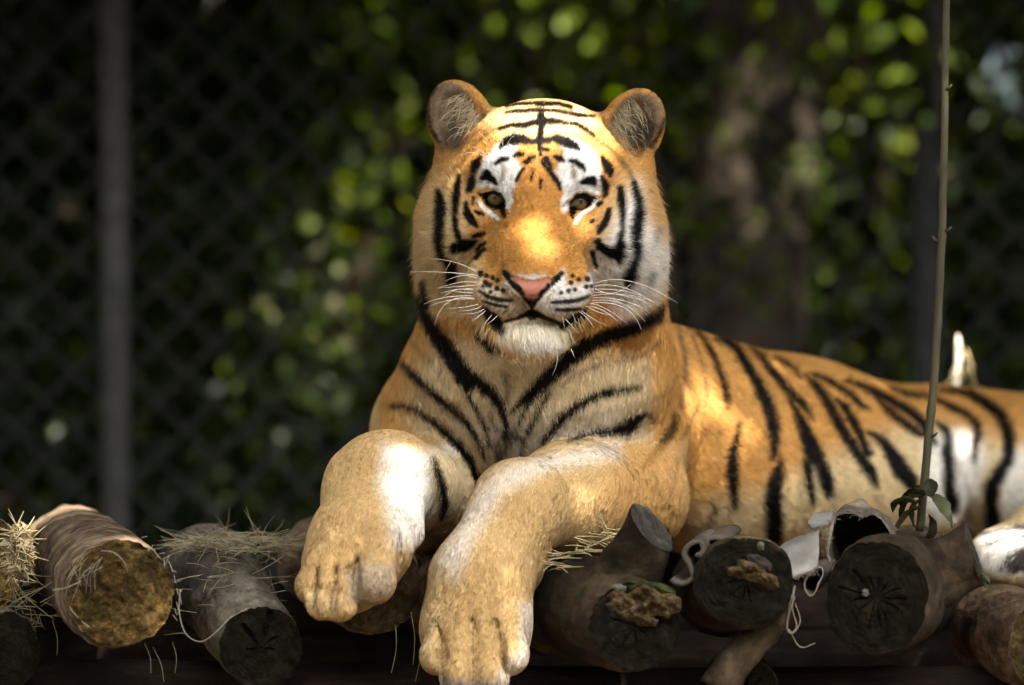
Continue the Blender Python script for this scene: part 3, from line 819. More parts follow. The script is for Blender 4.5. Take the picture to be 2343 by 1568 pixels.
def grow_fur():
    tri = np.concatenate([TQ[:, [0, 1, 2]], TQ[:, [0, 2, 3]]])
    a, b, c = TV[tri[:, 0]], TV[tri[:, 1]], TV[tri[:, 2]]
    ar = np.linalg.norm(np.cross(b - a, c - a), axis=1) / 2
    cen = (a + b + c) / 3; fn = norm(TN[tri].mean(1))
    face = (fn * norm(CAM - cen)).sum(1)
    gi = TGI[tri[:, 0]]
    px, py = proj(cen)
    dens = np.where(face > -.45, 1.0, 0.0) * np.where(px > 2420, 0.0, 1.0) * np.where(cen[:, 2] < .98, 0, 1)
    dens *= np.array([2.0, 1.0, 1.25, 1.25, 1.0])[gi] * FUR_DENS
    dens = np.where(face < .05, dens * .6, dens)
    N = RNG.poisson(ar * dens)
    ti = np.repeat(np.arange(len(tri)), N)
    r1 = np.sqrt(RNG.random(len(ti))); r2 = RNG.random(len(ti))
    w = np.stack([1 - r1, r1 * (1 - r2), r1 * r2], 1)[:, :, None]
    T = tri[ti]
    root = (TV[T] * w).sum(1); nor = norm((TN[T] * w).sum(1)); G = (TGD[T] * w).sum(1)
    gi = G.argmin(1)
    h = to_head(root)
    hx = np.abs(h[:, 0])
    vx, vy = proj(root)
    n = len(root)
    isH = gi == 0
    # bare places: eye openings, nose pad, mouth slit
    eye = isH & (((hx - .0655) / .0235) ** 2 + ((h[:, 2] + .001) / .0155) ** 2 < 1) & (h[:, 1] < .03)
    corner = isH & (np.hypot(hx - .044, h[:, 2] + .015) < .008) & (h[:, 1] < .0)
    pad = isH & (hx < .044) & (h[:, 2] < -.122 - .25 * 0) & (h[:, 2] > -.165) & (h[:, 1] < -.135) & (hx < .046 - .9 * np.clip(-.135 - h[:, 2], 0, 1))
    fx, fy = (vx - 907.3) / .28926, (vy - 151.2) / .28926
    nosep = isH & (h[:, 1] < -.09) & (poly_dist(fx, fy, np.array([(845,1615),(900,1665),(990,1690),(1075,1708),(1150,1695),(1240,1675),(1308,1622),(1325,1665),(1205,1790),(1112,1905),(1070,1935),(1030,1905),(925,1790),(835,1665)], float)) < 0)
    rim = np.zeros(n, bool)
    for pl in EYE_RIMS: rim |= isH & (h[:, 1] < .04) & (poly_dist(fx, fy, np.array(pl, float)) < -4)
    keep = ~(eye | corner | nosep | rim)
    # direction
    d = np.zeros((n, 3))
    rad = norm(root - NOSE)
    down = smooth01(-h[:, 2], .12, .22) * smooth01(-h[:, 1], -.06, .02)
    dH = norm(rad + np.stack([np.zeros(n), .35 + 0 * vx, -.25 * smooth01(hx, .08, .17)], 1)) 
    dH = norm(dH * (1 - down[:, None]) + np.array([0, -.35, -1.0]) * down[:, None])
    d[isH] = dH[isH]
    mT = gi == 1
    back = smooth01(vx, 1480, 1640)[:, None]
    dT = (1 - back) * np.array([0, -.25, -1.0]) + back * np.array([.75, .55, -.35])
    dT[:, 0] += (1 - back[:, 0]) * np.clip((vx - 1215) / 500, -.5, .5) * .6
    d[mT] = dT[mT]
    mR = gi == 2
    k = smooth01(vx, 1120, 1330)[:, None]
    dR = k * np.array([-.75, -.35, -.55]) + (1 - k) * np.array([-.12, -.25, -1.0])
    d[mR] = dR[mR]
    mL = gi == 3
    k = smooth01(vy, 1080, 1240)[:, None]
    dL = (1 - k) * np.array([-.30, -.75, -.45]) + k * np.array([-.22, -.3, -1.0])
    d[mL] = dL[mL]
    d[gi == 4] = np.array([-.7, -.5, -.3])
    # swirl so that the coat does not look combed by machine
    sw = np.stack([vnoise(root + 3.1, 26), vnoise(root + 9.7, 26), vnoise(root + 17.3, 26)], 1)
    clump = np.stack([vnoise(root + 31, 160), vnoise(root + 47, 160), vnoise(root + 63, 160)], 1)
    cell = np.floor(root / .0036).astype(int)
    hsh = ((cell[:, 0] * 73856093) ^ (cell[:, 1] * 19349663) ^ (cell[:, 2] * 83492791)) & 65535
    lock = RNG.normal(0, 1, (65536, 4))[hsh]
    d = norm(d) + .26 * sw + .14 * clump + .22 * lock[:, :3] + RNG.normal(0, .12, (n, 3))
    d = norm(d - nor * (d * nor).sum(1, keepdims=True))
    # length
    ln = np.full(n, .016)
    rN = np.linalg.norm(root - NOSE, axis=1)
    lh = .0065 + .009 * smooth01(rN, .05, .16) + .024 * smooth01(hx, .10, .16) * smooth01(-h[:, 2], -.08, .03)
    lh = np.where((h[:, 2] < -.19) & (h[:, 1] < 0), .024, lh)
    lh = np.where(((hx - .0655) / .034) ** 2 + (h[:, 2] / .028) ** 2 < 1, .0075, lh)
    ear_q = (np.stack([hx, h[:, 1], h[:, 2]], 1) - EAR_C) @ ear_R()
    ear = isH & (np.sqrt((ear_q[:, 0] / .056) ** 2 + (ear_q[:, 2] / .075) ** 2) < 1) & (h[:, 2] > .055) & (hx > .085)
    lh = np.where(ear, .007, lh)
    ln[isH] = lh[isH]
    front = mT & (vx < 1540)
    ln[front] = .020
    ln[mT & (vx > 1560) & (vy > 1120)] = .024
    ln[mR | mL] = .0125
    ln[mR & (vy < 1110)] = .018
    ln[(mR & (vy > 1400)) | (mL & (vy > 1280))] = .0085
    ln *= RNG.uniform(.65, 1.15, n)
    lift = np.full(n, .30); lift[isH] = .34; lift[ear] = .5
    chin = isH & (h[:, 2] < -.17) & (h[:, 1] < 0)
    lift[chin] = .45
    lift += .12 * clump[:, 0]
    outer = isH & (hx > .10) & ~ear
    lift = np.where(outer, lift + .18 * smooth01(hx, .10, .16), lift)
    lift = np.maximum(lift, .0022 / (ln * .4))
    sel = np.flatnonzero(keep)
    root, nor, d, ln, lift, gi = root[sel], nor[sel], d[sel], ln[sel], lift[sel], gi[sel]
    n = len(sel)
    K = 4
    u = np.linspace(0, 1, K)
    pts = np.empty((n, K, 3))
    sag = np.array([0, 0, -.16])
    for k in range(K):
        t = u[k]
        pts[:, k] = root - nor * .0003 + ln[:, None] * (t * d * (1 - .1 * t) + nor * (lift * (t - .62 * t * t))[:, None] + sag * t * t)
    jt = RNG.normal(0, 2.4, n) * np.where(gi == 0, .8, 1.7)
    colr = np.stack([coat(pts[:, k], gi, jt) for k in range(K)], 1)
    v = RNG.normal(0, 1, n)
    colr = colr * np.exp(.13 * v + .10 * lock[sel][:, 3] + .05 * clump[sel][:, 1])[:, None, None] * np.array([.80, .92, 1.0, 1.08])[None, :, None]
    nor = norm(nor + .12 * clump[sel] + .15 * lock[sel][:, :3] + RNG.normal(0, .15, (n, 3)) + .30 * d)
    return pts, colr, nor, gi

FUR_DENS = 380000.0
def curves_object(name, pts, radius, colr, nor, mat, parent):
    n, K, _ = pts.shape
    hc = bpy.data.hair_curves.new(name)
    hc.add_curves([K] * n)
    hc.position_data.foreach_set("vector", pts.astype(np.float32).ravel())
    r = hc.attributes.new("radius", 'FLOAT', 'POINT')
    r.data.foreach_set("value", radius.astype(np.float32).ravel())
    if colr.ndim == 2: colr = np.repeat(colr[:, None], K, 1)
    c = hc.attributes.new("coat", 'FLOAT_COLOR', 'POINT')
    c.data.foreach_set("color", np.concatenate([colr, np.ones((n, K, 1))], 2).astype(np.float32).ravel())
    nn = hc.attributes.new("root_normal", 'FLOAT_VECTOR', 'CURVE')
    nn.data.foreach_set("vector", nor.astype(np.float32).ravel())
    hc.materials.append(mat)
    o = bpy.data.objects.new(name, hc)
    return link(o, parent)

pts, colr, nor, gi = grow_fur()
tap = np.array([1.0, .9, .65, .2])
rad0 = np.where(gi == 0, .00038, .00052) * RNG.uniform(.7, 1.25, len(pts))
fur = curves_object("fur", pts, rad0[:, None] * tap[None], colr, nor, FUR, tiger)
print("fur strands", len(pts), "body verts", len(TV))

# long pale hairs inside the ears, on the chin and in the ruff -------------------
def long_hairs():
    P_, C_, N_ = [], [], []
    Re = ear_R()
    for sgn in (-1, 1):
        for _ in range(330):
            v = RNG.uniform(-.048, .050)
            inner = RNG.beta(1.3, 2.2)
            q0 = np.array([-.043 + .070 * RNG.beta(1.0, 2.6), -.004 + .004 * RNG.random(), v * (1 - .2 * inner)])
            dirq = norm(np.array([.75, -.55 - .2 * RNG.random(), RNG.normal(.18, .28)]))
            ll = RNG.uniform(.018, .042)
            pp = []
            for t in (0, .33, .66, 1):
                q = q0 + dirq * ll * t + np.array([.0, .006, -.012]) * t * t
                hq = EAR_C + Re @ q
                pp.append(from_head((sgn * hq[0], hq[1], hq[2])))
            P_.append(pp); C_.append(np.array((.50, .40, .25)) * RNG.uniform(.5, 1.2)); 
            N_.append(norm(np.array([.3, -.75, .55])))
    for _ in range(1500):                                  # chin tuft
        x = RNG.normal(0, .030); y0 = RNG.uniform(-.10, -.02)
        p0 = from_head((x, y0, -.222 + .02 * (abs(x) / .05) ** 2))
        dr = norm(np.array([x * 7, -.30, -1.0]) + RNG.normal(0, .2, 3)); ll = RNG.uniform(.012, .032)
        P_.append([p0 + dr * ll * t + np.array([0, .004, -.004]) * t * t for t in (0, .33, .66, 1)])
        C_.append(np.array(CREAM) * RNG.uniform(.7, 1.25)); N_.append(norm(np.array([x * 5, -.8, .1])))
    hv = to_head(TV); m = np.flatnonzero((TGI == 0) & (np.abs(hv[:, 0]) > .140) & (hv[:, 2] < .05) & (hv[:, 1] < .15))
    m = RNG.choice(m, 2600); jt_ = RNG.normal(0, 2.5, len(m))
    tuft = np.stack([vnoise(TV[m] + 5, 55), vnoise(TV[m] + 25, 55), vnoise(TV[m] + 45, 55)], 1)
    T_ = []
    for i, tf in zip(m, tuft):                      # shaggy cheek ruff
        s_ = np.sign(hv[i, 0]); ll = RNG.uniform(.014, .034)
        dr = norm(np.array([.75 * s_, -.05, -.75]) + .55 * tf + RNG.normal(0, .14, 3) + .35 * TN[i])
        T_.append([TV[i] + dr * ll * t + np.array([-.10 * s_, 0, -.22]) * ll * t * t for t in (0, .33, .66, 1)])
        N_.append(norm(TN[i] + .3 * tf))
    T_ = np.array(T_); ct = np.stack([coat(T_[:, k], TGI[m], jt_) for k in range(4)], 1) * RNG.uniform(.85, 1.2, (len(m), 1, 1))
    C_ = np.concatenate([np.repeat(np.array(C_)[:, None], 4, 1), ct])
    return np.concatenate([np.array(P_), T_]), C_, np.array(N_)
pts, colr, nor = long_hairs()
curves_object("long_hair", pts, .00030 * np.ones((len(pts), 1)) * tap[None], colr, nor, FUR, tiger)

# ---------------------------------------------------------------- eyes and whiskers
def uv_sphere(c, r, R, n=32, m=24):
    V, q = [], []
    for i in range(m + 1):
        th = math.pi * i / m
        for j in range(n):
            ph = 2 * math.pi * j / n
            V.append((math.sin(th) * math.cos(ph), -math.cos(th), math.sin(th) * math.sin(ph)))
    V = np.array(V)
    # cornea bulge round the -y pole
    bul = np.exp(-((np.hypot(V[:, 0], V[:, 2])) / .55) ** 4) * (V[:, 1] < 0) * .06
    V = V * (1 + bul)[:, None]
    for i in range(m):
        for j in range(n):
            q.append((i * n + j, i * n + (j + 1) % n, (i + 1) * n + (j + 1) % n, (i + 1) * n + j))
    return V * r @ R.T, q
def eye_mat():
    m = NT("tiger_eye")
    tc = m.n("ShaderNodeTexCoord")
    sep = m.n("ShaderNodeSeparateXYZ"); m.l(tc.outputs["Object"], sep.inputs[0])
    cmb = m.n("ShaderNodeCombineXYZ"); m.l(sep.outputs[0], cmb.inputs[0]); m.l(sep.outputs[2], cmb.inputs[2])
    ln = m.n("ShaderNodeVectorMath", operation='LENGTH'); m.l(cmb.outputs[0], ln.inputs[0])
    mr = m.n("ShaderNodeMapRange"); m.l(ln.outputs["Value"], mr.inputs[0]); mr.inputs[2].default_value = .02
    ns = m.noise(420, 4, .7, tc.outputs["Object"])
    iris = m.ramp(mr.outputs[0], [(0.0, (.004, .003, .002)), (.115, (.004, .003, .002)), (.165, (.085, .048, .012)), (.42, (.135, .080, .022)),
                                  (.57, (.06, .04, .016)), (.63, (.012, .010, .008)), (.75, (.014, .011, .010)), (1.0, (.03, .02, .02))])
    c = m.mix(.35, iris, ns.outputs["Color"], 'MULTIPLY')
    m.base(c); m.rough(.25, .4)
    m.b.inputs["Coat Weight"].default_value = .6
    m.b.inputs["Coat Roughness"].default_value = .02
    return m.m
EYE = eye_mat()
for sgn in (-1, 1):
    c = from_head((sgn * .0665, .0085, .0005))
    V, q = uv_sphere(c, .0205, np.eye(3))
    e = mesh_np("eye", V, q, None, EYE, None)
    e.location = Vector(c)
    e.rotation_euler = (0, 0, math.radians(sgn * 3))
    e.parent = tiger
    e.matrix_parent_inverse = Matrix.Translation(-tiger.location)

mk = NT("whisker"); mk.base((.80, .77, .70)); mk.rough(.4, .4); WHISK = mk.m
def whisker(p0, p1, p2, r):
    pts = [np.asarray(p0) * (1 - t) ** 2 + 2 * np.asarray(p1) * t * (1 - t) + np.asarray(p2) * t * t for t in np.linspace(0, 1, 9)]
    V, q, t = tube_geo(pts, np.linspace(r, r * .35, 9), 4)
    mesh_np("whisker", V, q, t, WHISK, tiger)
def wF(pts, y0, y1, r=.00055):
    """whisker through three crop points, growing from depth y0 to y1"""
    (a, b, c) = [mF(*p) for p in pts]
    ctrl = (2 * b[0] - (a[0] + c[0]) / 2, 2 * b[1] - (a[1] + c[1]) / 2)
    whisker(P(*a, y0), P(*ctrl, (y0 + y1) / 2 - .02), P(*c, y1), r)
O2 = 1359
for a in [((640, 300), (400, 275), (110, 270)), ((640, 325), (520, 300), (380, 345)), ((640, 360), (520, 350), (320, 400)), ((645, 375), (500, 385), (310, 398)),
          ((645, 405), (480, 410), (350, 440)), ((650, 430), (480, 410), (350, 490)), ((650, 440), (500, 430), (440, 420)), ((640, 462), (400, 470), (215, 525)),
          ((660, 490), (420, 500), (300, 690)), ((680, 490), (450, 490), (250, 545)), ((690, 510), (560, 545), (390, 560)), ((700, 520), (610, 565), (480, 580)),
          ((720, 535), (640, 590), (520, 600)), ((730, 555), (650, 620), (580, 670)), ((760, 600), (720, 650), (680, 700)), ((640, 280), (480, 200), (270, 165)),
          ((800, 610), (760, 650), (705, 690))]:
    wF([(x, y + O2) for x, y in a], -.108, -.12)
for a in [((1560, 365), (1850, 345), (2220, 515)), ((1560, 385), (1800, 395), (2070, 540)), ((1560, 410), (1750, 415), (1950, 460)), ((1555, 430), (1800, 460), (2010, 525)),
          ((1550, 460), (1800, 450), (2090, 522)), ((1550, 475), (1800, 500), (2005, 600)), ((1545, 500), (1780, 520), (1965, 665)), ((1540, 515), (1800, 555), (1935, 730)),
          ((1530, 520), (1650, 560), (1810, 670)), ((1520, 540), (1640, 580), (1750, 665)), ((1490, 535), (1600, 590), (1700, 610)), ((1450, 570), (1520, 620), (1620, 680)),
          ((1400, 560), (1490, 620), (1560, 715)), ((1330, 520), (1390, 600), (1420, 690)), ((1290, 535), (1310, 620), (1330, 725)), ((1560, 395), (1700, 440), (1850, 370)),
          ((1310, 620), (1370, 680), (1440, 760))]:
    wF([(x, y + O2) for x, y in a], -.108, -.12)
for a in [((770, 680), (700, 570), (590, 485)), ((840, 640), (835, 570), (825, 500)), ((800, 790), (690, 690), (595, 640)), ((800, 800), (640, 690), (470, 720)),
          ((870, 640), (890, 590), (925, 555)), ((1560, 620), (1590, 605), (1630, 600)), ((1555, 660), (1640, 650), (1700, 690))]:
    wF(a, -.02, -.05, .0005)
for a in [((1240, 860), (1270, 960), (1230, 1090)), ((860, 880), (870, 930), (850, 960)), ((1380, 880), (1395, 920), (1410, 950))]:
    wF([(x, y + O2) for x, y in a], -.08, -.085, .0005)

# ================================================================ LOGS
BARK_PEEL = bark_mat("peeling_bark", (.04, .026, .016), (.14, .095, .06), (.30, .22, .14), 16, (.5, 1.6, .5), .7)
BARK_GREY = bark_mat("grey_bark", (.04, .033, .025), (.10, .083, .063), (.21, .178, .14), 12, (1, .35, 1), .45, .35)
BARK_BROWN = bark_mat("brown_bark", (.045, .028, .018), (.12, .075, .045), (.22, .15, .09), 20, (1, .3, 1), .9)
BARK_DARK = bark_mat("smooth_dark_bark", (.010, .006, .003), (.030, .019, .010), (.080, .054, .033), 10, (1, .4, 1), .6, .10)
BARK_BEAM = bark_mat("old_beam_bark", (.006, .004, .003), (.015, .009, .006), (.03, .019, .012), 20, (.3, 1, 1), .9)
def face_mat(name, dark, mid, light, sc=60, moss=.5, rings=.7):
    m = NT(name); v = m.coord()
    n = m.noise(sc, 9, .75, v); n2 = m.noise(9, 6, .65, v); n3 = m.noise(sc * 4, 4, .7, v)
    c = m.ramp(n.outputs[0], [(.32, dark), (.52, mid), (.70, light)])
    f = m.ramp(n2.outputs[0], [(.42, (0, 0, 0)), (.62, (moss, moss, moss))])
    c = m.mix(f, c, (.008, .007, .003))
    c = m.mix(.5, c, n3.outputs["Color"], 'OVERLAY')
    at = m.n("ShaderNodeAttribute", attribute_name="ring")
    wv = m.n("ShaderNodeMath", operation='SINE'); m.l(at.outputs["Fac"], wv.inputs[0])
    rg = m.ramp(wv.outputs[0], [(.0, (.62, .60, .58)), (.7, (1, 1, 1))])
    c = m.mix(rings, c, rg, 'MULTIPLY')
    m.base(c); m.bump(n.outputs[0], .9, .006); m.rough(.95, .03)
    return m.m
FACE_AMBER = face_mat("mossy_amber_cut", (.016, .011, .005), (.080, .048, .015), (.24, .165, .060), 75, .7, .2)
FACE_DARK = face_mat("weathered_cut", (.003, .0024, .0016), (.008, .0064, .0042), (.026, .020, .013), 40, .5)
FACE_BROWN = face_mat("mossy_brown_cut", (.018, .013, .006), (.05, .034, .014), (.11, .08, .035), 80, .7, .3)
FUNGUS = face_mat("bracket_fungus", (.035, .024, .012), (.11, .075, .036), (.26, .195, .11), 50, .25)
LICHEN = face_mat("lichen", (.07, .065, .05), (.14, .13, .10), (.24, .22, .18), 90, .1)

def log(label, a, b, ra, rb, bark, face, group="logs of the platform", oval=(1, 1), bands=0.0, cracks=(), tilt=(0, 0), seed=0, rough=1.0, cap_rough=.004, name="log"):
    """log from front end a to back end b; returns (empty, frame)"""
    a = np.asarray(a); b = np.asarray(b)
    root = empty(name, (a + b) / 2 - np.array([0, 0, max(ra, rb)]))
    tag(root, label, "log", group)
    ax = norm(b - a); up = norm(np.array([0, 0, 1.0]) - ax * ax[2]); side = np.cross(ax, up)   # side = +x when ax = +y
    Ln = np.linalg.norm(b - a); M, S = 56, 144
    th = np.arange(S) / S * 2 * math.pi
    V = np.empty((M, S, 3))
    ring0 = None
    for i in range(M):
        t = i / (M - 1)
        r = ra + (rb - ra) * t
        c = a + (b - a) * t
        d = np.cos(th)[:, None] * side * oval[0] + np.sin(th)[:, None] * up * oval[1]
        q = c + d * r
        lo = fbm(np.stack([np.cos(th) * .9, np.sin(th) * .9, np.full(S, t * Ln * 5 + seed * 7.3)], 1), 1.3, 3) * .055
        hi = fbm(q + seed, 45, 4) * .020 * rough + rough * .016 * np.abs(vnoise(np.stack([np.cos(th) * 5 + seed, np.sin(th) * 5, np.full(S, t * Ln * 4)], 1), 1.6))
        bd = bands * (vnoise(np.stack([np.full(S, t * Ln * 38 + seed), np.cos(th) * .5, np.sin(th) * .5], 1), 1.0))
        rad = 1 + lo + hi + bd
        if i < 3: rad = rad * (.985 if i == 0 else 1) - (.055 - .015 * i) * np.maximum(0, fbm(np.stack([np.cos(th) * 6 + seed, np.sin(th) * 6, np.full(S, seed * 3.1)], 1), 1.4, 3))
        V[i] = c + d * (r * rad)[:, None]
        if i < 6:
            V[i] += ax * ((np.cos(th) * tilt[0] + np.sin(th) * tilt[1]) * r * (1 - i / 6))[:, None]
    idx = np.arange(M * S).reshape(M, S); nx = np.roll(idx, -1, 1)
    q = np.stack([idx[:-1], nx[:-1], nx[1:], idx[1:]], -1).reshape(-1, 4)
    Vb = np.vstack([V.reshape(-1, 3), V[-1].mean(0)])
    cap = np.stack([np.full(S, M * S), idx[-1], nx[-1]], -1)
    mesh_np("bark", Vb, q, cap, bark, root)
    # cut face: rings toward the pith, checked and rough
    ring = V[0]; cen = ring.mean(0)
    K = 34
    F = np.empty((K, S, 3))
    for k in range(K):
        s = 1 - k / K
        pt = cen + (ring - cen) * s
        dz = fbm(pt + seed, 60, 4) * cap_rough - .003 * (1 - s) + .0006 * np.sin(s * 60)
        for (ang, wid, s0, s1, dep) in cracks:
            da = np.abs((th - ang + math.pi) % (2 * math.pi) - math.pi) * s * ra
            wl = wid * np.clip((s - s0) / .15, 0, 1) * np.clip((s1 - s) / .1, 0, 1)
            dz = np.where(da < wl, dz + dep, dz)
        if k == 0: dz = dz * 0
        F[k] = pt + ax * dz[:, None]
    idx = np.arange(K * S).reshape(K, S); nx = np.roll(idx, -1, 1)
    q = np.stack([idx[:-1], idx[1:], nx[1:], nx[:-1]], -1).reshape(-1, 4)
    Vf = np.vstack([F.reshape(-1, 3), cen + ax * .001])
    cap = np.stack([np.full(S, K * S), nx[-1], idx[-1]], -1)
    o = mesh_np("cut_face", Vf, q, cap, face, root)
    rv = np.linalg.norm(Vf - cen, axis=1); rv = (rv + .0035 * fbm(Vf + seed, 22, 3)) * 1500
    at = o.data.attributes.new("ring", 'FLOAT', 'POINT'); at.data.foreach_set("value", rv.astype(np.float32))
    return root, (a, ax, side, up, ra)

def star(n, seed, wid=.0016, s0=.03, s1=.9, dep=.007):
    r = random.Random(seed)
    return [(2 * math.pi * (k + r.uniform(-.3, .3)) / n, wid * r.uniform(.6, 1.3), s0, r.uniform(.35, s1), dep) for k in range(n)]

log_peel, fr_peel = log("thick log with banded peeling bark and a mossy amber cut end, sunlit on top", P(273, 1357, -.28), P(160, 1262, .42), PX(130, -.28), PX(112, .4),
    BARK_PEEL, FACE_AMBER, bands=.045, seed=1, cap_rough=.006, rough=1.4, oval=(1.0, .97), tilt=(.08, .06))
log_straw, fr_straw = log("grey log strewn with straw, its small cracked end sagging toward the viewer", P(592, 1480, -.26), P(470, 1300, .28), PX(96, -.26), PX(108, .28),
    BARK_GREY, FACE_DARK, seed=2, cracks=[(1.25, .004, .1, 1, .012), (2.2, .0035, .05, .75, .010), (.5, .003, .05, .5, .008), (-.2, .002, 0, .4, .006), (3.3, .002, 0, .4, .006)], tilt=(0, .1))
log_paw, _ = log("brown log under the tiger's left-hand paw, mossy at the cut end", P(852, 1338, -.13), P(735, 1285, .45), PX(110, -.13), PX(100, .45), BARK_BROWN, FACE_BROWN, seed=3, bands=.03, cap_rough=.007, rough=1.6)
log_gap, _ = log("shaded brown log end between the two hanging paws", P(1030, 1390, .02), P(1000, 1325, .6), PX(95, .02), PX(90, .6), BARK_BROWN, FACE_BROWN, seed=4, rough=1.6)
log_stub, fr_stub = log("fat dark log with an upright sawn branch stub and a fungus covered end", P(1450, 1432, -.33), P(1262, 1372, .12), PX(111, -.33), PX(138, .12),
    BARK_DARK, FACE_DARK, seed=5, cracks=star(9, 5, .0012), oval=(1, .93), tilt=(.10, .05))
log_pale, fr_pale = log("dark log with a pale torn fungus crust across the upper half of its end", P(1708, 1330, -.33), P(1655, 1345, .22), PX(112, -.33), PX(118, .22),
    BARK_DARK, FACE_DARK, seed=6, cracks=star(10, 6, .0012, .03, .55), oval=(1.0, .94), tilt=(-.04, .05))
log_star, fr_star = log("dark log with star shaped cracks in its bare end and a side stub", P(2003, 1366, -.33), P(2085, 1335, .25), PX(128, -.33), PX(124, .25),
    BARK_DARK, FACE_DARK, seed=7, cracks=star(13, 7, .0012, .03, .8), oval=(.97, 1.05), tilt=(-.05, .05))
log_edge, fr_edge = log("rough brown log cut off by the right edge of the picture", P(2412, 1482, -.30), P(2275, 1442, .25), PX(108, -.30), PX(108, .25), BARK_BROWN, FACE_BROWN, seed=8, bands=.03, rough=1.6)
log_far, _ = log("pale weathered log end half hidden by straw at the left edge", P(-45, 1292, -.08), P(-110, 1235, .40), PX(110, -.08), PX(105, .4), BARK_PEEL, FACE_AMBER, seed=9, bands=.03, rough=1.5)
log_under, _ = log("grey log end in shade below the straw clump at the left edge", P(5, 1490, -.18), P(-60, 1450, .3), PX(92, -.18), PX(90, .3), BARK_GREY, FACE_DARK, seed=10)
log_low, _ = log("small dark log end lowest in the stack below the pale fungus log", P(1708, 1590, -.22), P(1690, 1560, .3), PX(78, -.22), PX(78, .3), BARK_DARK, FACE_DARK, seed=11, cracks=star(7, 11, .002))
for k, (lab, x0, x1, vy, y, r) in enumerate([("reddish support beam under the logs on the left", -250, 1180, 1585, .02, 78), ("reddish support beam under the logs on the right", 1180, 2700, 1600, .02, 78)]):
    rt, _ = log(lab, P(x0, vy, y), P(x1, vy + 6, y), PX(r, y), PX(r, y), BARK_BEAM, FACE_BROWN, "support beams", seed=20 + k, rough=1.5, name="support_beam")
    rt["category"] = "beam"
for k, (lab, vy, y) in enumerate([("cross log added to darken the gaps behind the front row, upper", 1400, .50), ("cross log added to darken the gaps behind the front row, lower", 1500, .48)]):
    rt, _ = log(lab, P(-300, vy, y), P(2700, vy, y), PX(68, y), PX(68, y), BARK_BEAM, FACE_BROWN, "added cross logs", seed=26 + k, rough=1.5, name="added_cross_log")  # unseen logs added so the gaps under the platform stay dark
# posts that carry the platform
for k, (vx, lab) in enumerate([(60, "thick post carrying the left end of the platform"), (1085, "thick post carrying the middle of the platform"), (2320, "thick post carrying the right end of the platform")]):
    a = P(vx, 1700, .10)
    rt = empty("platform_post", (a[0], a[1], 0)); tag(rt, lab, "post", "posts under the platform")
    mb = MB(); mb.tube([(a[0], a[1], -.05), (a[0] + .01, a[1], .4), (a[0], a[1], a[2])], [.09, .085, .08], 20); mb.build("bark", BARK_BEAM, rt)
# hidden rear logs that carry the tiger's body
for k, (x, y) in enumerate([(.05, .62), (.27, .64), (.50, .68), (.72, .80), (.95, .95)]):
    z = P(1700, 1300, .6)[2] - .015
    log(["rear log under the tiger's chest", "rear log under the tiger's shoulder", "rear log under the tiger's belly", "rear log under the tiger's loin", "rear log under the tiger's hindquarters"][k], (x, y, z), (x + .02, y + 1.0, z), .085, .085, BARK_BROWN, FACE_BROWN, seed=30 + k)

def stub(root, p0, p1, r0, r1, bark, face, cutn, seed=0):
    """a sawn branch stub flaring out of its log"""
    p0, p1 = np.asarray(p0), np.asarray(p1)
    ax = norm(p1 - p0); up = norm(np.cross(ax, [0.3, 1, .1])); sd = np.cross(ax, up)
    S, M = 48, 20
    th = np.arange(S) / S * 2 * math.pi
    V = np.empty((M, S, 3)); cn = norm(np.asarray(cutn, float))
    for i in range(M):
        t = i / (M - 1)
        r = r1 + (r0 - r1) * (1 - t) ** 2.2
        d = np.cos(th)[:, None] * up + np.sin(th)[:, None] * sd
        q = p0 + (p1 - p0) * t + d * r
        rad = 1 + fbm(q + seed, 30, 4) * .09
        V[i] = p0 + (p1 - p0) * t + d * (r * rad)[:, None]
        if i > M - 6:
            w = (i - (M - 6)) / 5
            off = ((V[i] - p1) @ cn) / (ax @ cn)
            V[i] -= ax * (off * w)[:, None] * (1 if i == M - 1 else .6)
    idx = np.arange(M * S).reshape(M, S); nx = np.roll(idx, -1, 1)
    mesh_np("branch_stub", V.reshape(-1, 3), np.stack([idx[:-1], nx[:-1], nx[1:], idx[1:]], -1).reshape(-1, 4)[:, ::-1], None, bark, root)
    ring = V[-1]; cen = ring.mean(0); K = 12
    F = np.empty((K, S, 3))
    for k in range(K):
        pt = cen + (ring - cen) * (1 - k / K)
        ridg = np.abs(vnoise(np.stack([pt @ sd * 90, pt @ up * 14, np.full(S, seed)], 1))) * .005
        F[k] = pt + cn * ((ridg + fbm(pt, 60, 3) * .002) * (k > 0))[:, None]
    idx = np.arange(K * S).reshape(K, S); nx = np.roll(idx, -1, 1)
    q = np.stack([idx[:-1], idx[1:], nx[1:], nx[:-1]], -1).reshape(-1, 4)
    mesh_np("stub_cut_face", np.vstack([F.reshape(-1, 3), cen]), q, np.stack([np.full(S, K * S), nx[-1], idx[-1]], -1), face, root)
STUBFACE = face_mat("grey_stub_cut", (.025, .022, .018), (.06, .053, .043), (.14, .125, .10), 45, .15)
stub(log_stub, P(1405, 1370, -.16), P(1490, 1206, -.23), PX(104, -.2), PX(64, -.2), BARK_DARK, STUBFACE, (.72, -.35, .60), 1)
stub(log_star, P(2060, 1350, -.08), P(2226, 1268, -.06), PX(112, -.1), PX(72, -.1), BARK_DARK, STUBFACE, (1.0, -.12, .30), 2)
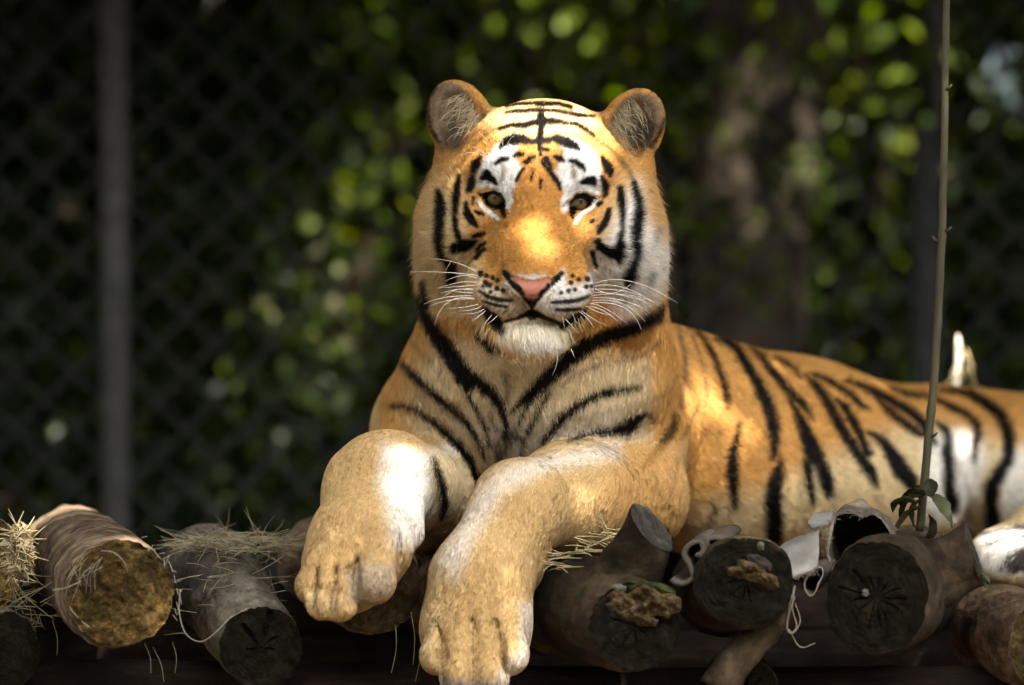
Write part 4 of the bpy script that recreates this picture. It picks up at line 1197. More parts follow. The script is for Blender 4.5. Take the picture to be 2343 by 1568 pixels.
# loose diagonal branch below the pale fungus log
bt = empty("branch", P(1700, 1480, -.2)); tag(bt, "loose grey branch leaning diagonally below the pale fungus log", "branch")
mb = MB(); pts = spline([P(1640, 1580, -.27), P(1690, 1505, -.26), P(1750, 1445, -.22), P(1800, 1395, -.15)], 24)
V, q, t = tube_geo(pts, np.linspace(PX(46, -.2), PX(30, -.2), 24), 20); V = V + fbm(V, 30, 4)[:, None] * .006 * norm(V - pts.mean(0)); mb.add(V, q, t); mb.build("bark", BARK_DARK, bt)

# ---- fungus crusts, lichen scales: lumps that grow on the cut ends
def lump(root, name, poly, y, depth, mat, seed=0, n=64, label=None):
    """crust with the outline poly (survey pixels), raised from the cut face toward the viewer"""
    poly = np.array(poly, float)
    lo, hi = poly.min(0), poly.max(0)
    gx, gy = np.meshgrid(np.linspace(lo[0], hi[0], n), np.linspace(lo[1], hi[1], n), indexing='ij')
    d = -poly_dist(gx.ravel(), gy.ravel(), poly)
    p = np.array([P(a, b, y) for a, b in zip(gx.ravel(), gy.ravel())])
    d = d + fbm(p + seed, 120, 2) * 3.0
    w = np.clip(d / 12, 0, 1)
    hgt = np.sqrt(w) * depth * (.55 + .5 * fbm(p + seed * 3, 55, 4)) + w * fbm(p + seed, 110, 4) * depth * .55
    p = p + np.array([0, -1, .25]) * (np.maximum(hgt, 0) - .003)[:, None]
    ok = (d > -1).reshape(n, n)
    idx = np.arange(n * n).reshape(n, n)
    m = ok[:-1, :-1] | ok[1:, :-1] | ok[1:, 1:] | ok[:-1, 1:]
    q = np.stack([idx[:-1, :-1], idx[:-1, 1:], idx[1:, 1:], idx[1:, :-1]], -1)[m]
    o = mesh_np(name, p, q.reshape(-1, 4), None, mat, root)
    if label: o["label"] = label
    return o
lump(log_stub, "fungus", [(1375,1385),(1385,1362),(1405,1352),(1435,1360),(1455,1345),(1475,1335),(1495,1345),(1510,1362),(1535,1358),(1558,1372),(1555,1395),(1525,1412),(1500,1400),(1490,1412),(1505,1420),(1495,1432),(1470,1432),(1455,1422),(1420,1412),(1390,1402)], -.338, .022, FUNGUS, 1)
lump(log_stub, "lichen", [(1400,1342),(1418,1335),(1432,1345),(1425,1356),(1405,1352)], -.336, .008, LICHEN, 2, 16)
lump(log_stub, "moss", [(1440,1345),(1470,1328),(1510,1335),(1545,1355),(1540,1368),(1510,1360),(1480,1345)], -.336, .010, face_mat("moss", (.02,.03,.008),(.05,.06,.02),(.09,.10,.04),60,.6), 3, 24)
lump(log_pale, "fungus", [(1660,1298),(1688,1296),(1690,1280),(1715,1284),(1735,1298),(1750,1310),(1775,1320),(1782,1345),(1765,1350),(1740,1335),(1712,1325),(1690,1320),(1668,1315)], -.338, .020, FUNGUS, 4)
lump(log_pale, "lichen", [(1732,1246),(1740,1238),(1748,1246),(1746,1258),(1736,1256)], -.345, .010, LICHEN, 5, 16)
lump(log_pale, "moss", [(1705,1268),(1735,1268),(1760,1290),(1765,1305),(1745,1302),(1720,1282)], -.337, .009, STUBFACE, 6, 24)
lump(log_star, "lichen", [(1972,1352),(1985,1346),(1988,1358),(1976,1364)], -.334, .006, LICHEN, 7, 14)

# ================================================================ STRAW, THREADS
def straw_mat(name, a, b):
    m = NT(name); n = m.noise(35, 3, .6, m.coord()); m.base(m.ramp(n.outputs[0], [(.35, a), (.65, b)])); m.rough(.7, .25); return m.m
STRAW = straw_mat("straw", (.20, .145, .065), (.40, .32, .17))
STRAW_DULL = straw_mat("dull_straw", (.10, .08, .042), (.22, .185, .11))
THREAD = straw_mat("thread", (.13, .11, .08), (.24, .21, .165))
def blades(name, starts, dirs, lens, rad, mat, curl=.3, parent=None):
    mb = MB()
    for s, d, l in zip(starts, dirs, lens):
        d = norm(d); k = norm(RNG.normal(0, 1, 3)) * curl
        pts = [s + d * l * t + k * l * t * t for t in (0, .35, .7, 1)]
        V, q, t = tube_geo(pts, [rad, rad, rad * .9, rad * .5], 3, False); mb.add(V, q, t)
    return mb.build(name, mat, parent)
def straw_on(label, pts, n, spread, lens, rad, mat, flat=.25, lift=.004, name="straw"):
    pts = np.array(pts)
    i = RNG.integers(0, len(pts), n)
    st = pts[i] + RNG.normal(0, 1, (n, 3)) * np.array(spread) + np.array([0, 0, lift])
    d = RNG.normal(0, 1, (n, 3)) * np.array([1, .8, flat * .5])
    o = blades(name, st, d, RNG.uniform(*lens, n), rad, mat)
    tag(o, label, "straw", kind="stuff"); return o
top = [P(v, 1248 + 10 * math.sin(v * .05), yy) for v in range(420, 660, 10) for yy in (-.05, .05, .15, .25)]
straw_on("scattered dry straw lying over the grey log", top, 460, (.012, .03, .004), (.02, .075), .0008, STRAW_DULL)
drp = [P(v, 1330, -.16) for v in range(430, 680, 12)]
straw_on("straw wisps hanging down the front of the grey log", drp, 45, (.01, .01, .030), (.03, .07), .0006, STRAW_DULL, .8)
cl = [P(45 + 12 * math.cos(a), 1265 + 40 * math.sin(a), -.16) for a in np.linspace(0, 6.2, 24)] + [P(48, 1250, -.17), P(48, 1280, -.17), P(35, 1300, -.16)]
straw_on("bright sunlit clump of straw at the left edge", cl, 200, (.007, .008, .010), (.012, .030), .0011, STRAW, 2.0)
fl = np.array(cl)[RNG.integers(0, len(cl), 110)] + RNG.normal(0, .008, (110, 3))
o = leaves('straw_flakes', fl, RNG.uniform(.010, .026, 110), LEAF_CHAFF, aspect=.7); tag(o, 'crumpled pale chaff in the sunlit straw at the left edge', 'chaff', kind='stuff')
cl = [P(x, y, -.13) for x in range(-10, 110, 12) for y in (1340, 1380, 1420)]
straw_on("dull straw hanging between the logs at the left edge", cl, 60, (.01, .02, .015), (.03, .08), .0007, STRAW_DULL, 1.4)
cl = [P(1260, 1290, -.14), P(1275, 1300, -.14), P(1265, 1275, -.14), P(1300, 1270, -.12), P(1330, 1255, -.10), P(1360, 1245, -.10), P(1385, 1232, -.10), P(1400, 1225, -.1)]
straw_on("yellow straw caught between the forearm and the branch stub", cl, 70, (.008, .010, .004), (.02, .06), .0011, STRAW, .35)

def thread(pts, r=.0009, n=40, label=None, mat=None, name="thread", parent=None):
    V, q, t = tube_geo(spline(pts, n), r, 5)
    o = mesh_np(name, V, q, t, mat or THREAD, parent)
    if label: tag(o, label, "thread")
    return o
thread([P(1818, 1340, -.30), P(1812, 1390, -.31), P(1822, 1430, -.31), P(1812, 1447, -.31), P(1800, 1435, -.31), P(1806, 1400, -.31), P(1818, 1365, -.31)], .0012, 60, "looped pale string hanging from the pale fungus log")
thread([P(1815, 1345, -.29), P(1803, 1400, -.30), P(1800, 1440, -.30), P(1815, 1448, -.30), P(1830, 1420, -.30), P(1818, 1380, -.3)], .0010, 60, "second looser string loop beside the first on the pale fungus log")
thread([P(1805, 1440, -.30), P(1830, 1480, -.29), P(1865, 1472, -.28)], .0009, 40, "thin string curving away below the string loops")
thread([P(412, 1350, -.29), P(410, 1400, -.30), P(425, 1450, -.31), P(460, 1468, -.31), P(495, 1445, -.30), P(525, 1415, -.29), P(565, 1392, -.28)], .0008, 60, "long pale thread sagging between the peeling log and the grey log")
thread([P(232, 1260, -.31), P(262, 1265, -.33), P(285, 1288, -.33), P(292, 1310, -.32)], .0008, 30, "short curled thread on the amber cut end")
thread([P(185, 1330, -.30), P(150, 1345, -.32), P(120, 1350, -.33)], .0008, 20, "loose thread sticking out left of the amber cut end")
thread([P(160, 1340, -.29), P(156, 1380, -.30), P(180, 1415, -.30), P(205, 1435, -.30)], .0008, 30, "thread curving down the left rim of the amber cut end")
for a in range(16):
    x0 = RNG.uniform(185, 235); y0 = RNG.uniform(1258, 1300)
    thread([P(x0, y0, -.31), P(x0 - RNG.uniform(10, 30), y0 + RNG.uniform(10, 40), -.325), P(x0 - RNG.uniform(5, 45), y0 + RNG.uniform(30, 80), -.32)], .0004, 12, None, THREAD, "frayed_fibre", log_peel)
rim = [(k * .12 + .1) for k in range(14)]
for a_ in rim:
    c = P(273 + 132 * math.cos(a_ - .5), 1357 - 128 * math.sin(a_ - .5), -.285)
    thread([c, c + np.array([.004 * math.cos(a_), -.012, RNG.uniform(-.012, .008)]), c + np.array([.008, -.016, RNG.uniform(-.02, .01)])], .0005, 8, None, THREAD, "bark_splinter", log_peel)
for a_ in [(970, 1400, 950, 1560), (905, 1430, 895, 1540), (350, 1480, 375, 1560), (330, 1470, 345, 1540), (395, 1470, 400, 1540), (120, 1420, 130, 1500), (940, 1400, 945, 1520)]:
    thread([P(a_[0], a_[1], -.17), P((a_[0] + a_[2]) / 2 + 6, (a_[1] + a_[3]) / 2, -.18), P(a_[2], a_[3], -.18)], .0006, 16, None, STRAW_DULL, "straw_stalk", log_paw)

# ================================================================ CANVAS
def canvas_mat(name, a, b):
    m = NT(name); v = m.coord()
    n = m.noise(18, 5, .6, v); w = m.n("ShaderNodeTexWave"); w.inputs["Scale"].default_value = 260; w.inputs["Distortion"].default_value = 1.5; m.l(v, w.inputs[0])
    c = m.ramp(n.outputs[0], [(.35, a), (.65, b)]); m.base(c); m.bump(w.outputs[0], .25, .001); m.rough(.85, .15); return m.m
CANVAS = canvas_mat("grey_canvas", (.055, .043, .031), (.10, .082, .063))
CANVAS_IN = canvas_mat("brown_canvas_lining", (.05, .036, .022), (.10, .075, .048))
def hose(label, rings, th, n=48, fringe=True, name="canvas_hose"):
    """flattened canvas tube; rings = list of (outline pixels, depth), front one open"""
    root = empty(name, P(*np.array(rings[0][0]).mean(0), rings[0][1])); tag(root, label, "canvas")
    R = []
    for poly, y in rings:
        q = spline(np.vstack([poly, poly[0]]), n + 1)[:n]
        R.append(np.array([P(a, b, y) for a, b in q]))
    outer = np.array(R); m = len(R)
    fine = np.array([spline(outer[:, k], 14) for k in range(n)]).transpose(1, 0, 2); m = 14
    fine = fine + (fbm(fine.reshape(-1, 3), 28, 3) * .0035).reshape(m, n, 1) * np.array([1, .3, 1])
    cen = fine.mean(1, keepdims=True)
    inner = fine + norm(cen - fine) * th
    idx = np.arange(m * n).reshape(m, n); nx = np.roll(idx, -1, 1)
    q = np.stack([idx[:-1], idx[1:], nx[1:], nx[:-1]], -1).reshape(-1, 4)
    lip = np.stack([idx[0], nx[0], nx[0] + m * n, idx[0] + m * n], -1)
    V = np.vstack([fine.reshape(-1, 3)[:n], inner.reshape(-1, 3)[:n]])
    mesh_np("outer_cloth", fine.reshape(-1, 3), q, None, CANVAS, root)
    mesh_np("lining", inner.reshape(-1, 3), q[:, ::-1], None, CANVAS_IN, root)
    k = np.arange(n); k2 = (k + 1) % n
    mesh_np("cut_edge", V + np.array([0, -.0004, 0]), np.stack([k, k2, k2 + n, k + n], -1), None, THREAD, root)
    if fringe:
        st = fine[0][RNG.integers(0, n, 420)] + RNG.normal(0, .0018, (420, 3))
        d = RNG.normal(0, .6, (420, 3)) + np.array([0, -.6, .35])
        f = blades("fringe", st, d, RNG.uniform(.004, .011, 420), .00035, THREAD, .5, root)
    return root
hose("grey canvas hose with a frayed open mouth, dark inside, behind the star cracked log",
     [([(1896,1300),(1892,1255),(1902,1200),(1915,1172),(1945,1166),(1975,1174),(2003,1172),(2040,1215),(2055,1262),(2030,1310),(1960,1325)], -.17),
      ([(1915,1290),(1905,1230),(1915,1180),(1935,1155),(1962,1143),(1990,1155),(2025,1180),(2062,1235),(2075,1280),(2040,1310),(1970,1318)], -.06),
      ([(1950,1280),(1945,1235),(1955,1195),(1975,1180),(1995,1178),(2020,1195),(2055,1240),(2075,1280),(2050,1300),(1990,1305)], .06),
      ([(2000,1265),(2000,1255),(2003,1250),(2007,1248),(2010,1250),(2013,1255),(2015,1260),(2013,1266),(2010,1268),(2004,1268)], .09)], .004)
hose("narrow torn canvas end hanging down left of the star cracked log",
     [([(1838,1352),(1836,1338),(1845,1318),(1862,1300),(1880,1296),(1886,1310),(1876,1335),(1866,1356),(1852,1364)], -.24),
      ([(1838,1330),(1840,1310),(1855,1290),(1875,1280),(1895,1280),(1905,1300),(1890,1330),(1870,1345)], -.16),
      ([(1850,1310),(1860,1290),(1880,1275),(1905,1270),(1915,1285),(1900,1315)], -.05)], .003, fringe=False)
def sheet(label, rows, th=.0035, name="canvas_sheet"):
    """cloth through rows of (vx, vy, y) points"""
    root = empty(name, P(*rows[0][0])); tag(root, label, "canvas")
    W = np.array([[P(*p) for p in r] for r in rows])
    a = np.array([spline(r, 26) for r in W]); b = np.array([spline(a[:, k], 26) for k in range(26)]).transpose(1, 0, 2)
    b = b + (fbm(b.reshape(-1, 3), 34, 4) * .006).reshape(26, 26, 1)
    idx = np.arange(26 * 26).reshape(26, 26)
    q = np.stack([idx[:-1, :-1], idx[1:, :-1], idx[1:, 1:], idx[:-1, 1:]], -1).reshape(-1, 4)
    o = mesh_np("cloth", b.reshape(-1, 3), q, None, CANVAS_LIT, root)
    s = o.modifiers.new("thickness", 'SOLIDIFY'); s.thickness = th; s.offset = 0
    st = b[0][RNG.integers(0, 26, 160)]
    blades("fringe", st, RNG.normal(0, .6, (160, 3)) + np.array([0, -.6, -.2]), RNG.uniform(.004, .010, 160), .00035, THREAD, .5, root)
    return root
CANVAS_LIT = canvas_mat("sunlit_canvas", (.17, .155, .135), (.26, .245, .22))  # paler copy of the grey canvas, sunlight put into its colour
sheet("smooth canvas fold, sunlight put into its pale colour, beside the pale fungus log",
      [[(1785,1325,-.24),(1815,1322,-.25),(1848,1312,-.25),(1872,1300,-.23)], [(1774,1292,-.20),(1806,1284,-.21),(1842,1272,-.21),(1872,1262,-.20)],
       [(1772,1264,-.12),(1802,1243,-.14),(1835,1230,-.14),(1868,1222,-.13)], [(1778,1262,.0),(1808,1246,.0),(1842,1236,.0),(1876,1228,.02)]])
sheet("small canvas flap behind the canvas hose, sunlight put into its pale colour",
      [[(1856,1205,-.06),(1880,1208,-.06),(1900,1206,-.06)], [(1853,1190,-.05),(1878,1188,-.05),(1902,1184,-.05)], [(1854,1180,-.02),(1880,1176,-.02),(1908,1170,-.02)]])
def curl(label, path, y0, y1, w=.007, name="canvas_curl"):
    """a strip of canvas whose edge follows path, running back in depth"""
    root = empty(name, P(*path[0], y0)); tag(root, label, "canvas")
    c = spline(path, 60); m = 8
    V = np.array([[P(a + 34 * t + 3 * math.sin(a * .1), b - 26 * t, y0 + (y1 - y0) * t) for a, b in c] for t in np.linspace(0, 1, m)])
    V = V + (fbm(V.reshape(-1, 3), 40, 2) * .002).reshape(m, 60, 1)
    idx = np.arange(m * 60).reshape(m, 60)
    q = np.stack([idx[:-1, :-1], idx[1:, :-1], idx[1:, 1:], idx[:-1, 1:]], -1).reshape(-1, 4)
    o = mesh_np("cloth", V.reshape(-1, 3), q, None, CANVAS, root)
    s = o.modifiers.new("thickness", 'SOLIDIFY'); s.thickness = w; s.offset = 0
    return root
curl("curled strip of grey canvas between the branch stub and the pale fungus log", [(1536,1322),(1548,1330),(1566,1335),(1580,1322),(1576,1295),(1566,1270),(1572,1250),(1590,1240),(1606,1246),(1608,1262),(1596,1272),(1588,1268)], -.25, -.10)
curl("second small canvas curl touching the pale fungus log", [(1600,1290),(1612,1268),(1628,1256),(1645,1250),(1652,1240),(1638,1232),(1618,1236),(1608,1246)], -.20, -.05)

# ================================================================ STEM WITH DRY LEAVES, REED
def stem_mat():
    m = NT("cane_stem"); n = m.noise(26, 5, .6, m.coord((1, 1, .25)))
    m.base(m.ramp(n.outputs[0], [(.3, (.025, .022, .010)), (.55, (.045, .040, .019)), (.75, (.08, .07, .036))])); m.rough(.5, .3); return m.m
CANE = stem_mat()
stem = empty("cane_plant", P(2104, 1215, .06)); tag(stem, "tall thin brown cane standing in front of the tiger's hindquarters", "cane")
path = [P(x, y, .04) for x, y in [(2166,-90),(2164,60),(2160,300),(2156,470),(2154,545),(2147,690),(2136,870),(2119,1050),(2104,1215)]]
c = spline(path, 90); t = np.linspace(0, 1, 90)
rad = PX(1, .04) * (7.6 + 2.8 * t)
for nd in (.13, .30, .475, .50, .66, .80): rad = rad * (1 + .16 * np.exp(-((t - nd) / .006) ** 2))
V, q, tr = tube_geo(c, rad, 14); V += fbm(V, 60, 2)[:, None] * .0007
mesh_np("stem", V, q, tr, CANE, stem)
for vx, vy, dx in [(2157, 530, 1), (2150, 552, -1), (2158, 205, 1), (2125, 1000, 1)]:
    b = P(vx + 6 * dx, vy, .036); mb = MB(); mb.tube([b, b + np.array([.006 * dx, -.003, .004]), b + np.array([.009 * dx, -.004, .008])], [.003, .0022, .0008], 6); mb.build("bud", CANE, stem)
def big_leaf(name, pts, w, mat, parent, cup=.3, seed=0):
    c = spline(pts, 16); tg, N, B = frames(c)
    prof = np.sin(np.linspace(.05, 1, 16) * math.pi) ** .7 * w
    rows = []
    for s in np.linspace(-1, 1, 7):
        rows.append(c + B * (s * prof)[:, None] + N * ((s * s - .5) * prof * cup)[:, None])
    V = np.array(rows).reshape(-1, 3); V = V + fbm(V + seed, 60, 3)[:, None] * .003
    idx = np.arange(7 * 16).reshape(7, 16)
    o = mesh_np(name, V, np.stack([idx[:-1, :-1], idx[1:, :-1], idx[1:, 1:], idx[:-1, 1:]], -1).reshape(-1, 4), None, mat, parent)
    at = o.data.attributes.new("tone", 'FLOAT', 'POINT'); at.data.foreach_set("value", np.full(len(V), RNG.random(), np.float32)); return o
DRYGREEN = leaf_mat("withered_leaf", [(.012, .011, .005), (.026, .023, .010), (.045, .042, .018)], .25, .55)
OLIVE = leaf_mat("olive_leaf", [(.06, .066, .028), (.10, .105, .05)], .35, .45)
big_leaf("leaf", [P(2128,1130,.02), P(2150,1150,.0), P(2168,1180,-.01), P(2178,1212,.0)], .012, OLIVE, stem, .3, 1)
for k, pts in enumerate([[(2118,1128),(2095,1120),(2072,1138),(2058,1165)], [(2115,1135),(2085,1135),(2065,1165),(2062,1200)], [(2110,1140),(2090,1155),(2085,1185),(2095,1210)],
                         [(2120,1132),(2108,1122),(2090,1128),(2080,1150)], [(2105,1160),(2080,1170),(2060,1195),(2050,1215)], [(2125,1135),(2135,1122),(2120,1118),(2100,1126)],
                         [(2122,1180),(2130,1200),(2128,1222),(2115,1230)], [(2100,1150),(2075,1145),(2050,1150),(2040,1175)]]):
    big_leaf("leaf", [P(a, b, .02 - .004 * k + .006 * i) for i, (a, b) in enumerate(pts)], RNG.uniform(.008, .014), DRYGREEN, stem, .7, k + 2)
for k, pts in enumerate([[(2228,1312),(2245,1325),(2262,1345),(2268,1352)], [(2215,1325),(2232,1318),(2250,1322),(2262,1338)], [(2225,1318),(2240,1312),(2258,1318),(2266,1332)]]):
    o = big_leaf("fallen_leaf", [P(a, b, -.06 - .01 * i) for i, (a, b) in enumerate(pts)], .007, OLIVE, None, .4, k + 20)
    tag(o, ["pale green fallen leaf pointing down beside the side stub", "upper curled fallen leaf beside the side stub", "folded green fallen leaf nearest the hind paw"][k], "leaf", "fallen leaves by the side stub")
reed = empty("broken_reed", P(2190, 900, 1.42)); tag(reed, "pale broken reed with curled dry bits standing behind the tiger's back", "reed")
mb = MB(); mb.tube(spline([P(2186,960,1.42), P(2188,880,1.42), P(2192,820,1.42), P(2191,766,1.42)], 16), list(np.linspace(PX(8,1.4), PX(7,1.4), 13)) + [PX(6,1.4), PX(4,1.4), PX(1.5,1.4)], 10); mb.build("stalk", straw_mat("pale_reed", (.55, .50, .40), (.72, .68, .58)), reed)
mb = MB()
for x0, y0, x1, y1 in [(2190,790,2215,830),(2215,830,2228,880),(2228,880,2235,890),(2180,850,2165,880),(2170,860,2185,840),(2205,870,2195,855),(2222,860,2208,840),(2160,885,2180,870),(2230,885,2215,870),(2210,800,2226,845)]:
    pts = spline([P(x0,y0,1.40), P((x0+x1)/2+RNG.uniform(-8,8),(y0+y1)/2,1.39), P(x1,y1,1.40)], 8); mb.tube(pts, PX(1,1.4)*RNG.uniform(1.5,3), 6)
mb.build("dry_curls", STRAW, reed)

# ================================================================ CHAIN LINK FENCE
FY = 3.1
def metal_mat(name, a, b):
    m = NT(name); n = m.noise(30, 6, .7, m.coord()); m.base(m.ramp(n.outputs[0], [(.35, a), (.65, b)])); m.rough(.75, .15); return m.m
STEEL = metal_mat("weathered_steel", (.05, .05, .047), (.09, .09, .085))
STEEL_DARK = metal_mat("dark_steel", (.02, .02, .02), (.04, .04, .038))
WIRE = metal_mat("galvanised_wire", (.03, .03, .027), (.065, .065, .06))
fence = empty("chain_link_fence", (0, FY, 0)); tag(fence, "dark chain link fence with grey posts behind the tiger", "fence")
def vert_post(name, vx, r, z0, z1, mat):
    x = P(vx, 784, FY)[0]
    mb = MB(); mb.tube([(x, FY - .03, z0), (x, FY - .03, (z0 + z1) / 2), (x, FY - .03, z1)], r, 20); return mb.build(name, mat, fence)
vert_post("post", 266, PX(31, FY), -.1, 3.6, STEEL)
zc = P(2116, 290, FY)[2]
vert_post("post", 2140, PX(15, FY), zc, 3.6, STEEL)
vert_post("post", 2117, PX(33, FY), -.1, zc, STEEL_DARK)
mb = MB(); w = .117
x0, x1, z0, z1 = -2.6, 2.6, 0.02, 3.5
n = int((x1 - x0) / (w / 2)); seg = int((z1 - z0) / (w / 2))
for i in range(n):
    xs = x0 + i * w / 2 * 1.0
    if i % 2: continue
    pts = []
    for k in range(seg + 1):
        pts.append((xs + (w / 2 if k % 2 else 0) + (w / 2 if k % 2 else 0) * .06, FY + (.004 if k % 2 else -.004), z0 + k * w / 2))
    V, q, t = tube_geo(pts, .0042, 5, False); mb.add(V, q, t)
    pts = [(p[0] - (w * 1.0 if k % 2 else 0) * 1.0 + (0 if k % 2 else 0), p[1] * 2 - FY if False else FY - (p[1] - FY), p[2]) for k, p in enumerate(pts)]
    V, q, t = tube_geo(pts, .0042, 5, False); mb.add(V, q, t)
o = mb.build("wire_mesh", WIRE, fence); o["kind"] = "stuff"

# ================================================================ PLANTS BEHIND THE FENCE
def shrub(label, vx, vy, y, rx, ry, rz, n, size, mat, stems=5, name="shrub", group="shrubs behind the fence"):
    c = P(vx, vy, y)
    root = empty(name, (c[0], c[1], 0)); tag(root, label, "shrub", group)
    mb = MB()
    for k in range(stems):
        a = RNG.uniform(0, 6.28); e = c + np.array([math.cos(a) * rx * .6, math.sin(a) * ry * .6, RNG.uniform(-.1, .5) * rz])
        mb.tube(spline([(c[0] + .1 * math.cos(a), c[1] + .1 * math.sin(a), -.05), (c + e)[:3] / 2 * np.array([1, 1, .8]), e], 8), np.linspace(.022, .005, 8), 6)
    mb.build("stem", TRUNK, root)
    # leaf clumps
    nc = max(8, n // 45)
    d = norm(RNG.normal(0, 1, (nc, 3))) * (RNG.random((nc, 1)) ** .45)
    cc = c + d * np.array([rx, ry, rz])
    i = RNG.integers(0, nc, n)
    p = cc[i] + RNG.normal(0, 1, (n, 3)) * .13
    p = p[(p[:, 2] > .05) & (p[:, 1] > FY + .25)]
    leaves("foliage", p, size * RNG.uniform(.6, 1.3, len(p)), mat, root)["kind"] = "stuff"
    return root
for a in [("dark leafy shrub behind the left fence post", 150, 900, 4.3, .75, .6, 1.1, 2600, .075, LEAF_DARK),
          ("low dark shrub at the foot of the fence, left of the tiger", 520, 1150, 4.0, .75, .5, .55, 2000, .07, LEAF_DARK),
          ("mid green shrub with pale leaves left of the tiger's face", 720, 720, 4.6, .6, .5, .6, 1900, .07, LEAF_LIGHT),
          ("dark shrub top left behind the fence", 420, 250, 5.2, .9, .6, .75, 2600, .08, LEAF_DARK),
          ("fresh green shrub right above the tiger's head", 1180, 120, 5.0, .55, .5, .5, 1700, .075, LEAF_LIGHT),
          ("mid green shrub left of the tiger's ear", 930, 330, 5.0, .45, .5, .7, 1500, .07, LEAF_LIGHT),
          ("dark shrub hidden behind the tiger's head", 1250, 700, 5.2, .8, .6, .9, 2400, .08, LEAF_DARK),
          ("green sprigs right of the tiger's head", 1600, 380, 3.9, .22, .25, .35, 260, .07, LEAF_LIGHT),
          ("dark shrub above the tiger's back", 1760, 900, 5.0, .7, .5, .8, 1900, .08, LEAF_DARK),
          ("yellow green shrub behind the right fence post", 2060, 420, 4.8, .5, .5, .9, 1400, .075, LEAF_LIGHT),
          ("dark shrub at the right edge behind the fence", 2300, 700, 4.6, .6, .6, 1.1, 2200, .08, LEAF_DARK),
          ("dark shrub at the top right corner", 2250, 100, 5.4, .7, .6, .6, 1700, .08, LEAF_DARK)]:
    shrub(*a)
def tree(label, x, y, r, h, crown, n, size, mat, name="tree"):
    root = empty(name, (x, y, 0)); tag(root, label, "tree", "trees beyond the fence")
    mb = MB(); k = 14
    pts = np.array([(x + .10 * r * math.sin(i * .9), y, -.1 + h * i / (k - 1)) for i in range(k)])
    V, q, t = tube_geo(pts, np.linspace(r, r * .72, k), 26); V += (norm(V - np.array([x, y, 0]) * np.array([1, 1, 0]) - np.array([0, 0, 1]) * V[:, 2:3] * np.array([0, 0, 1])) * (fbm(V * np.array([1, 1, .25]), 9, 4) * r * .16)[:, None])
    mb.add(V, q, t); mb.build("trunk", TRUNK, root)
    mb = MB()
    for i in range(7):
        a = RNG.uniform(0, 6.28); b = np.array([x, y, h * RNG.uniform(.6, .95)]); e = b + np.array([math.cos(a), math.sin(a), .5]) * RNG.uniform(.8, 1.6)
        mb.tube(spline([b, (b + e) / 2 + np.array([0, 0, .1]), e], 8), np.linspace(r * .3, r * .08, 8), 8)
    mb.build("limb", TRUNK, root)
    d = norm(RNG.normal(0, 1, (n, 3))) * (RNG.random((n, 1)) ** .4)
    p = np.array([x, y, h + crown[2] * .4]) + d * np.array(crown)
    leaves("crown", p, size * RNG.uniform(.6, 1.3, n), mat, root)["kind"] = "stuff"
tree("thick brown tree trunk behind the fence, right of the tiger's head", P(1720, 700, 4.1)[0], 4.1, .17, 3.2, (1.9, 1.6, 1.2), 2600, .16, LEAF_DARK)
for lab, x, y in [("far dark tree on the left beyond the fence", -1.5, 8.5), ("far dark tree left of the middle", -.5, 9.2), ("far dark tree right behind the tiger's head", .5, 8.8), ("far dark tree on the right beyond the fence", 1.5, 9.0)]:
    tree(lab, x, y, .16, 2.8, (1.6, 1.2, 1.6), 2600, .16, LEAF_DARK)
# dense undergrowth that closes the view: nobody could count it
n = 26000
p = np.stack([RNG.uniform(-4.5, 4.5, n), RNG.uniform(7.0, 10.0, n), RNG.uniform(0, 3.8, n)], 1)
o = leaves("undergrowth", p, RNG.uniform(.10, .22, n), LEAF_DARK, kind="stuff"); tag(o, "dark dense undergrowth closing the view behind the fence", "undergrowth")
sky_block_bank = np.array([[(-14, 10.2, -.1), (14, 10.2, -.1)], [(-14, 11.2, 2.4), (14, 11.2, 2.4)], [(-14, 14, 4.5), (14, 14, 4.5)]], float)
o = mesh_np("sky_block_bank", sky_block_bank.reshape(-1, 3), [(0, 1, 3, 2), (2, 3, 5, 4)], None, soil_mat()); tag(o, kind="structure")  # slope added so no bright sky shows between the leaves

# ---- sprigs whose leaves catch the sun
SPRIG = []
def sprig(label, spots, y, mat, size, per=1, sun=.07, jit=0.0):
    pts, ds = [], []
    for vx, vy in spots:
        yy = y + RNG.uniform(-.25, .25)
        for _ in range(per):
            p = P(vx, vy, yy) + (RNG.normal(0, jit, 3) if jit else 0)
            pts.append(p)
            if _ == 0: gap(p, sun - .02)
    pts = np.array(pts)
    c = pts.mean(0); root = empty("sprig", (c[0], c[1], max(0.05, pts[:, 2].min() - .8))); tag(root, label, "sprig", "sunlit sprigs behind the fence")
    base = np.array([c[0], y + .45, max(0.0, pts[:, 2].min() - .9)])
    mb = MB()
    for p in pts: mb.tube(spline([base, (base + p) / 2 + np.array([0, .12, .12]), p], 7), np.linspace(.006, .0015, 7), 5)
    mb.build("twig", TRUNK, root)
    n = len(pts)
    d = norm(RNG.normal(0, 1, (n, 3)) + np.array([0, -.3, -.5]))
    for k in range(n):
        leaves("leaf", pts[k:k + 1], size * RNG.uniform(.75, 1.2), mat, root, dirs=d[k:k + 1], aspect=.7)
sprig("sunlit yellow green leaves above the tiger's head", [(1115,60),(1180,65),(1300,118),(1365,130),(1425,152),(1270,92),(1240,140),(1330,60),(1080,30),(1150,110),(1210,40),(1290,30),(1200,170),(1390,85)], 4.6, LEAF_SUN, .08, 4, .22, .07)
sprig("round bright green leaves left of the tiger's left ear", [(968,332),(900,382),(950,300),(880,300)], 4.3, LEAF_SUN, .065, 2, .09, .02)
sprig("pale single leaf close behind the fence", [(765,704)], 4.15, LEAF_PALE, .064, 1, .07)
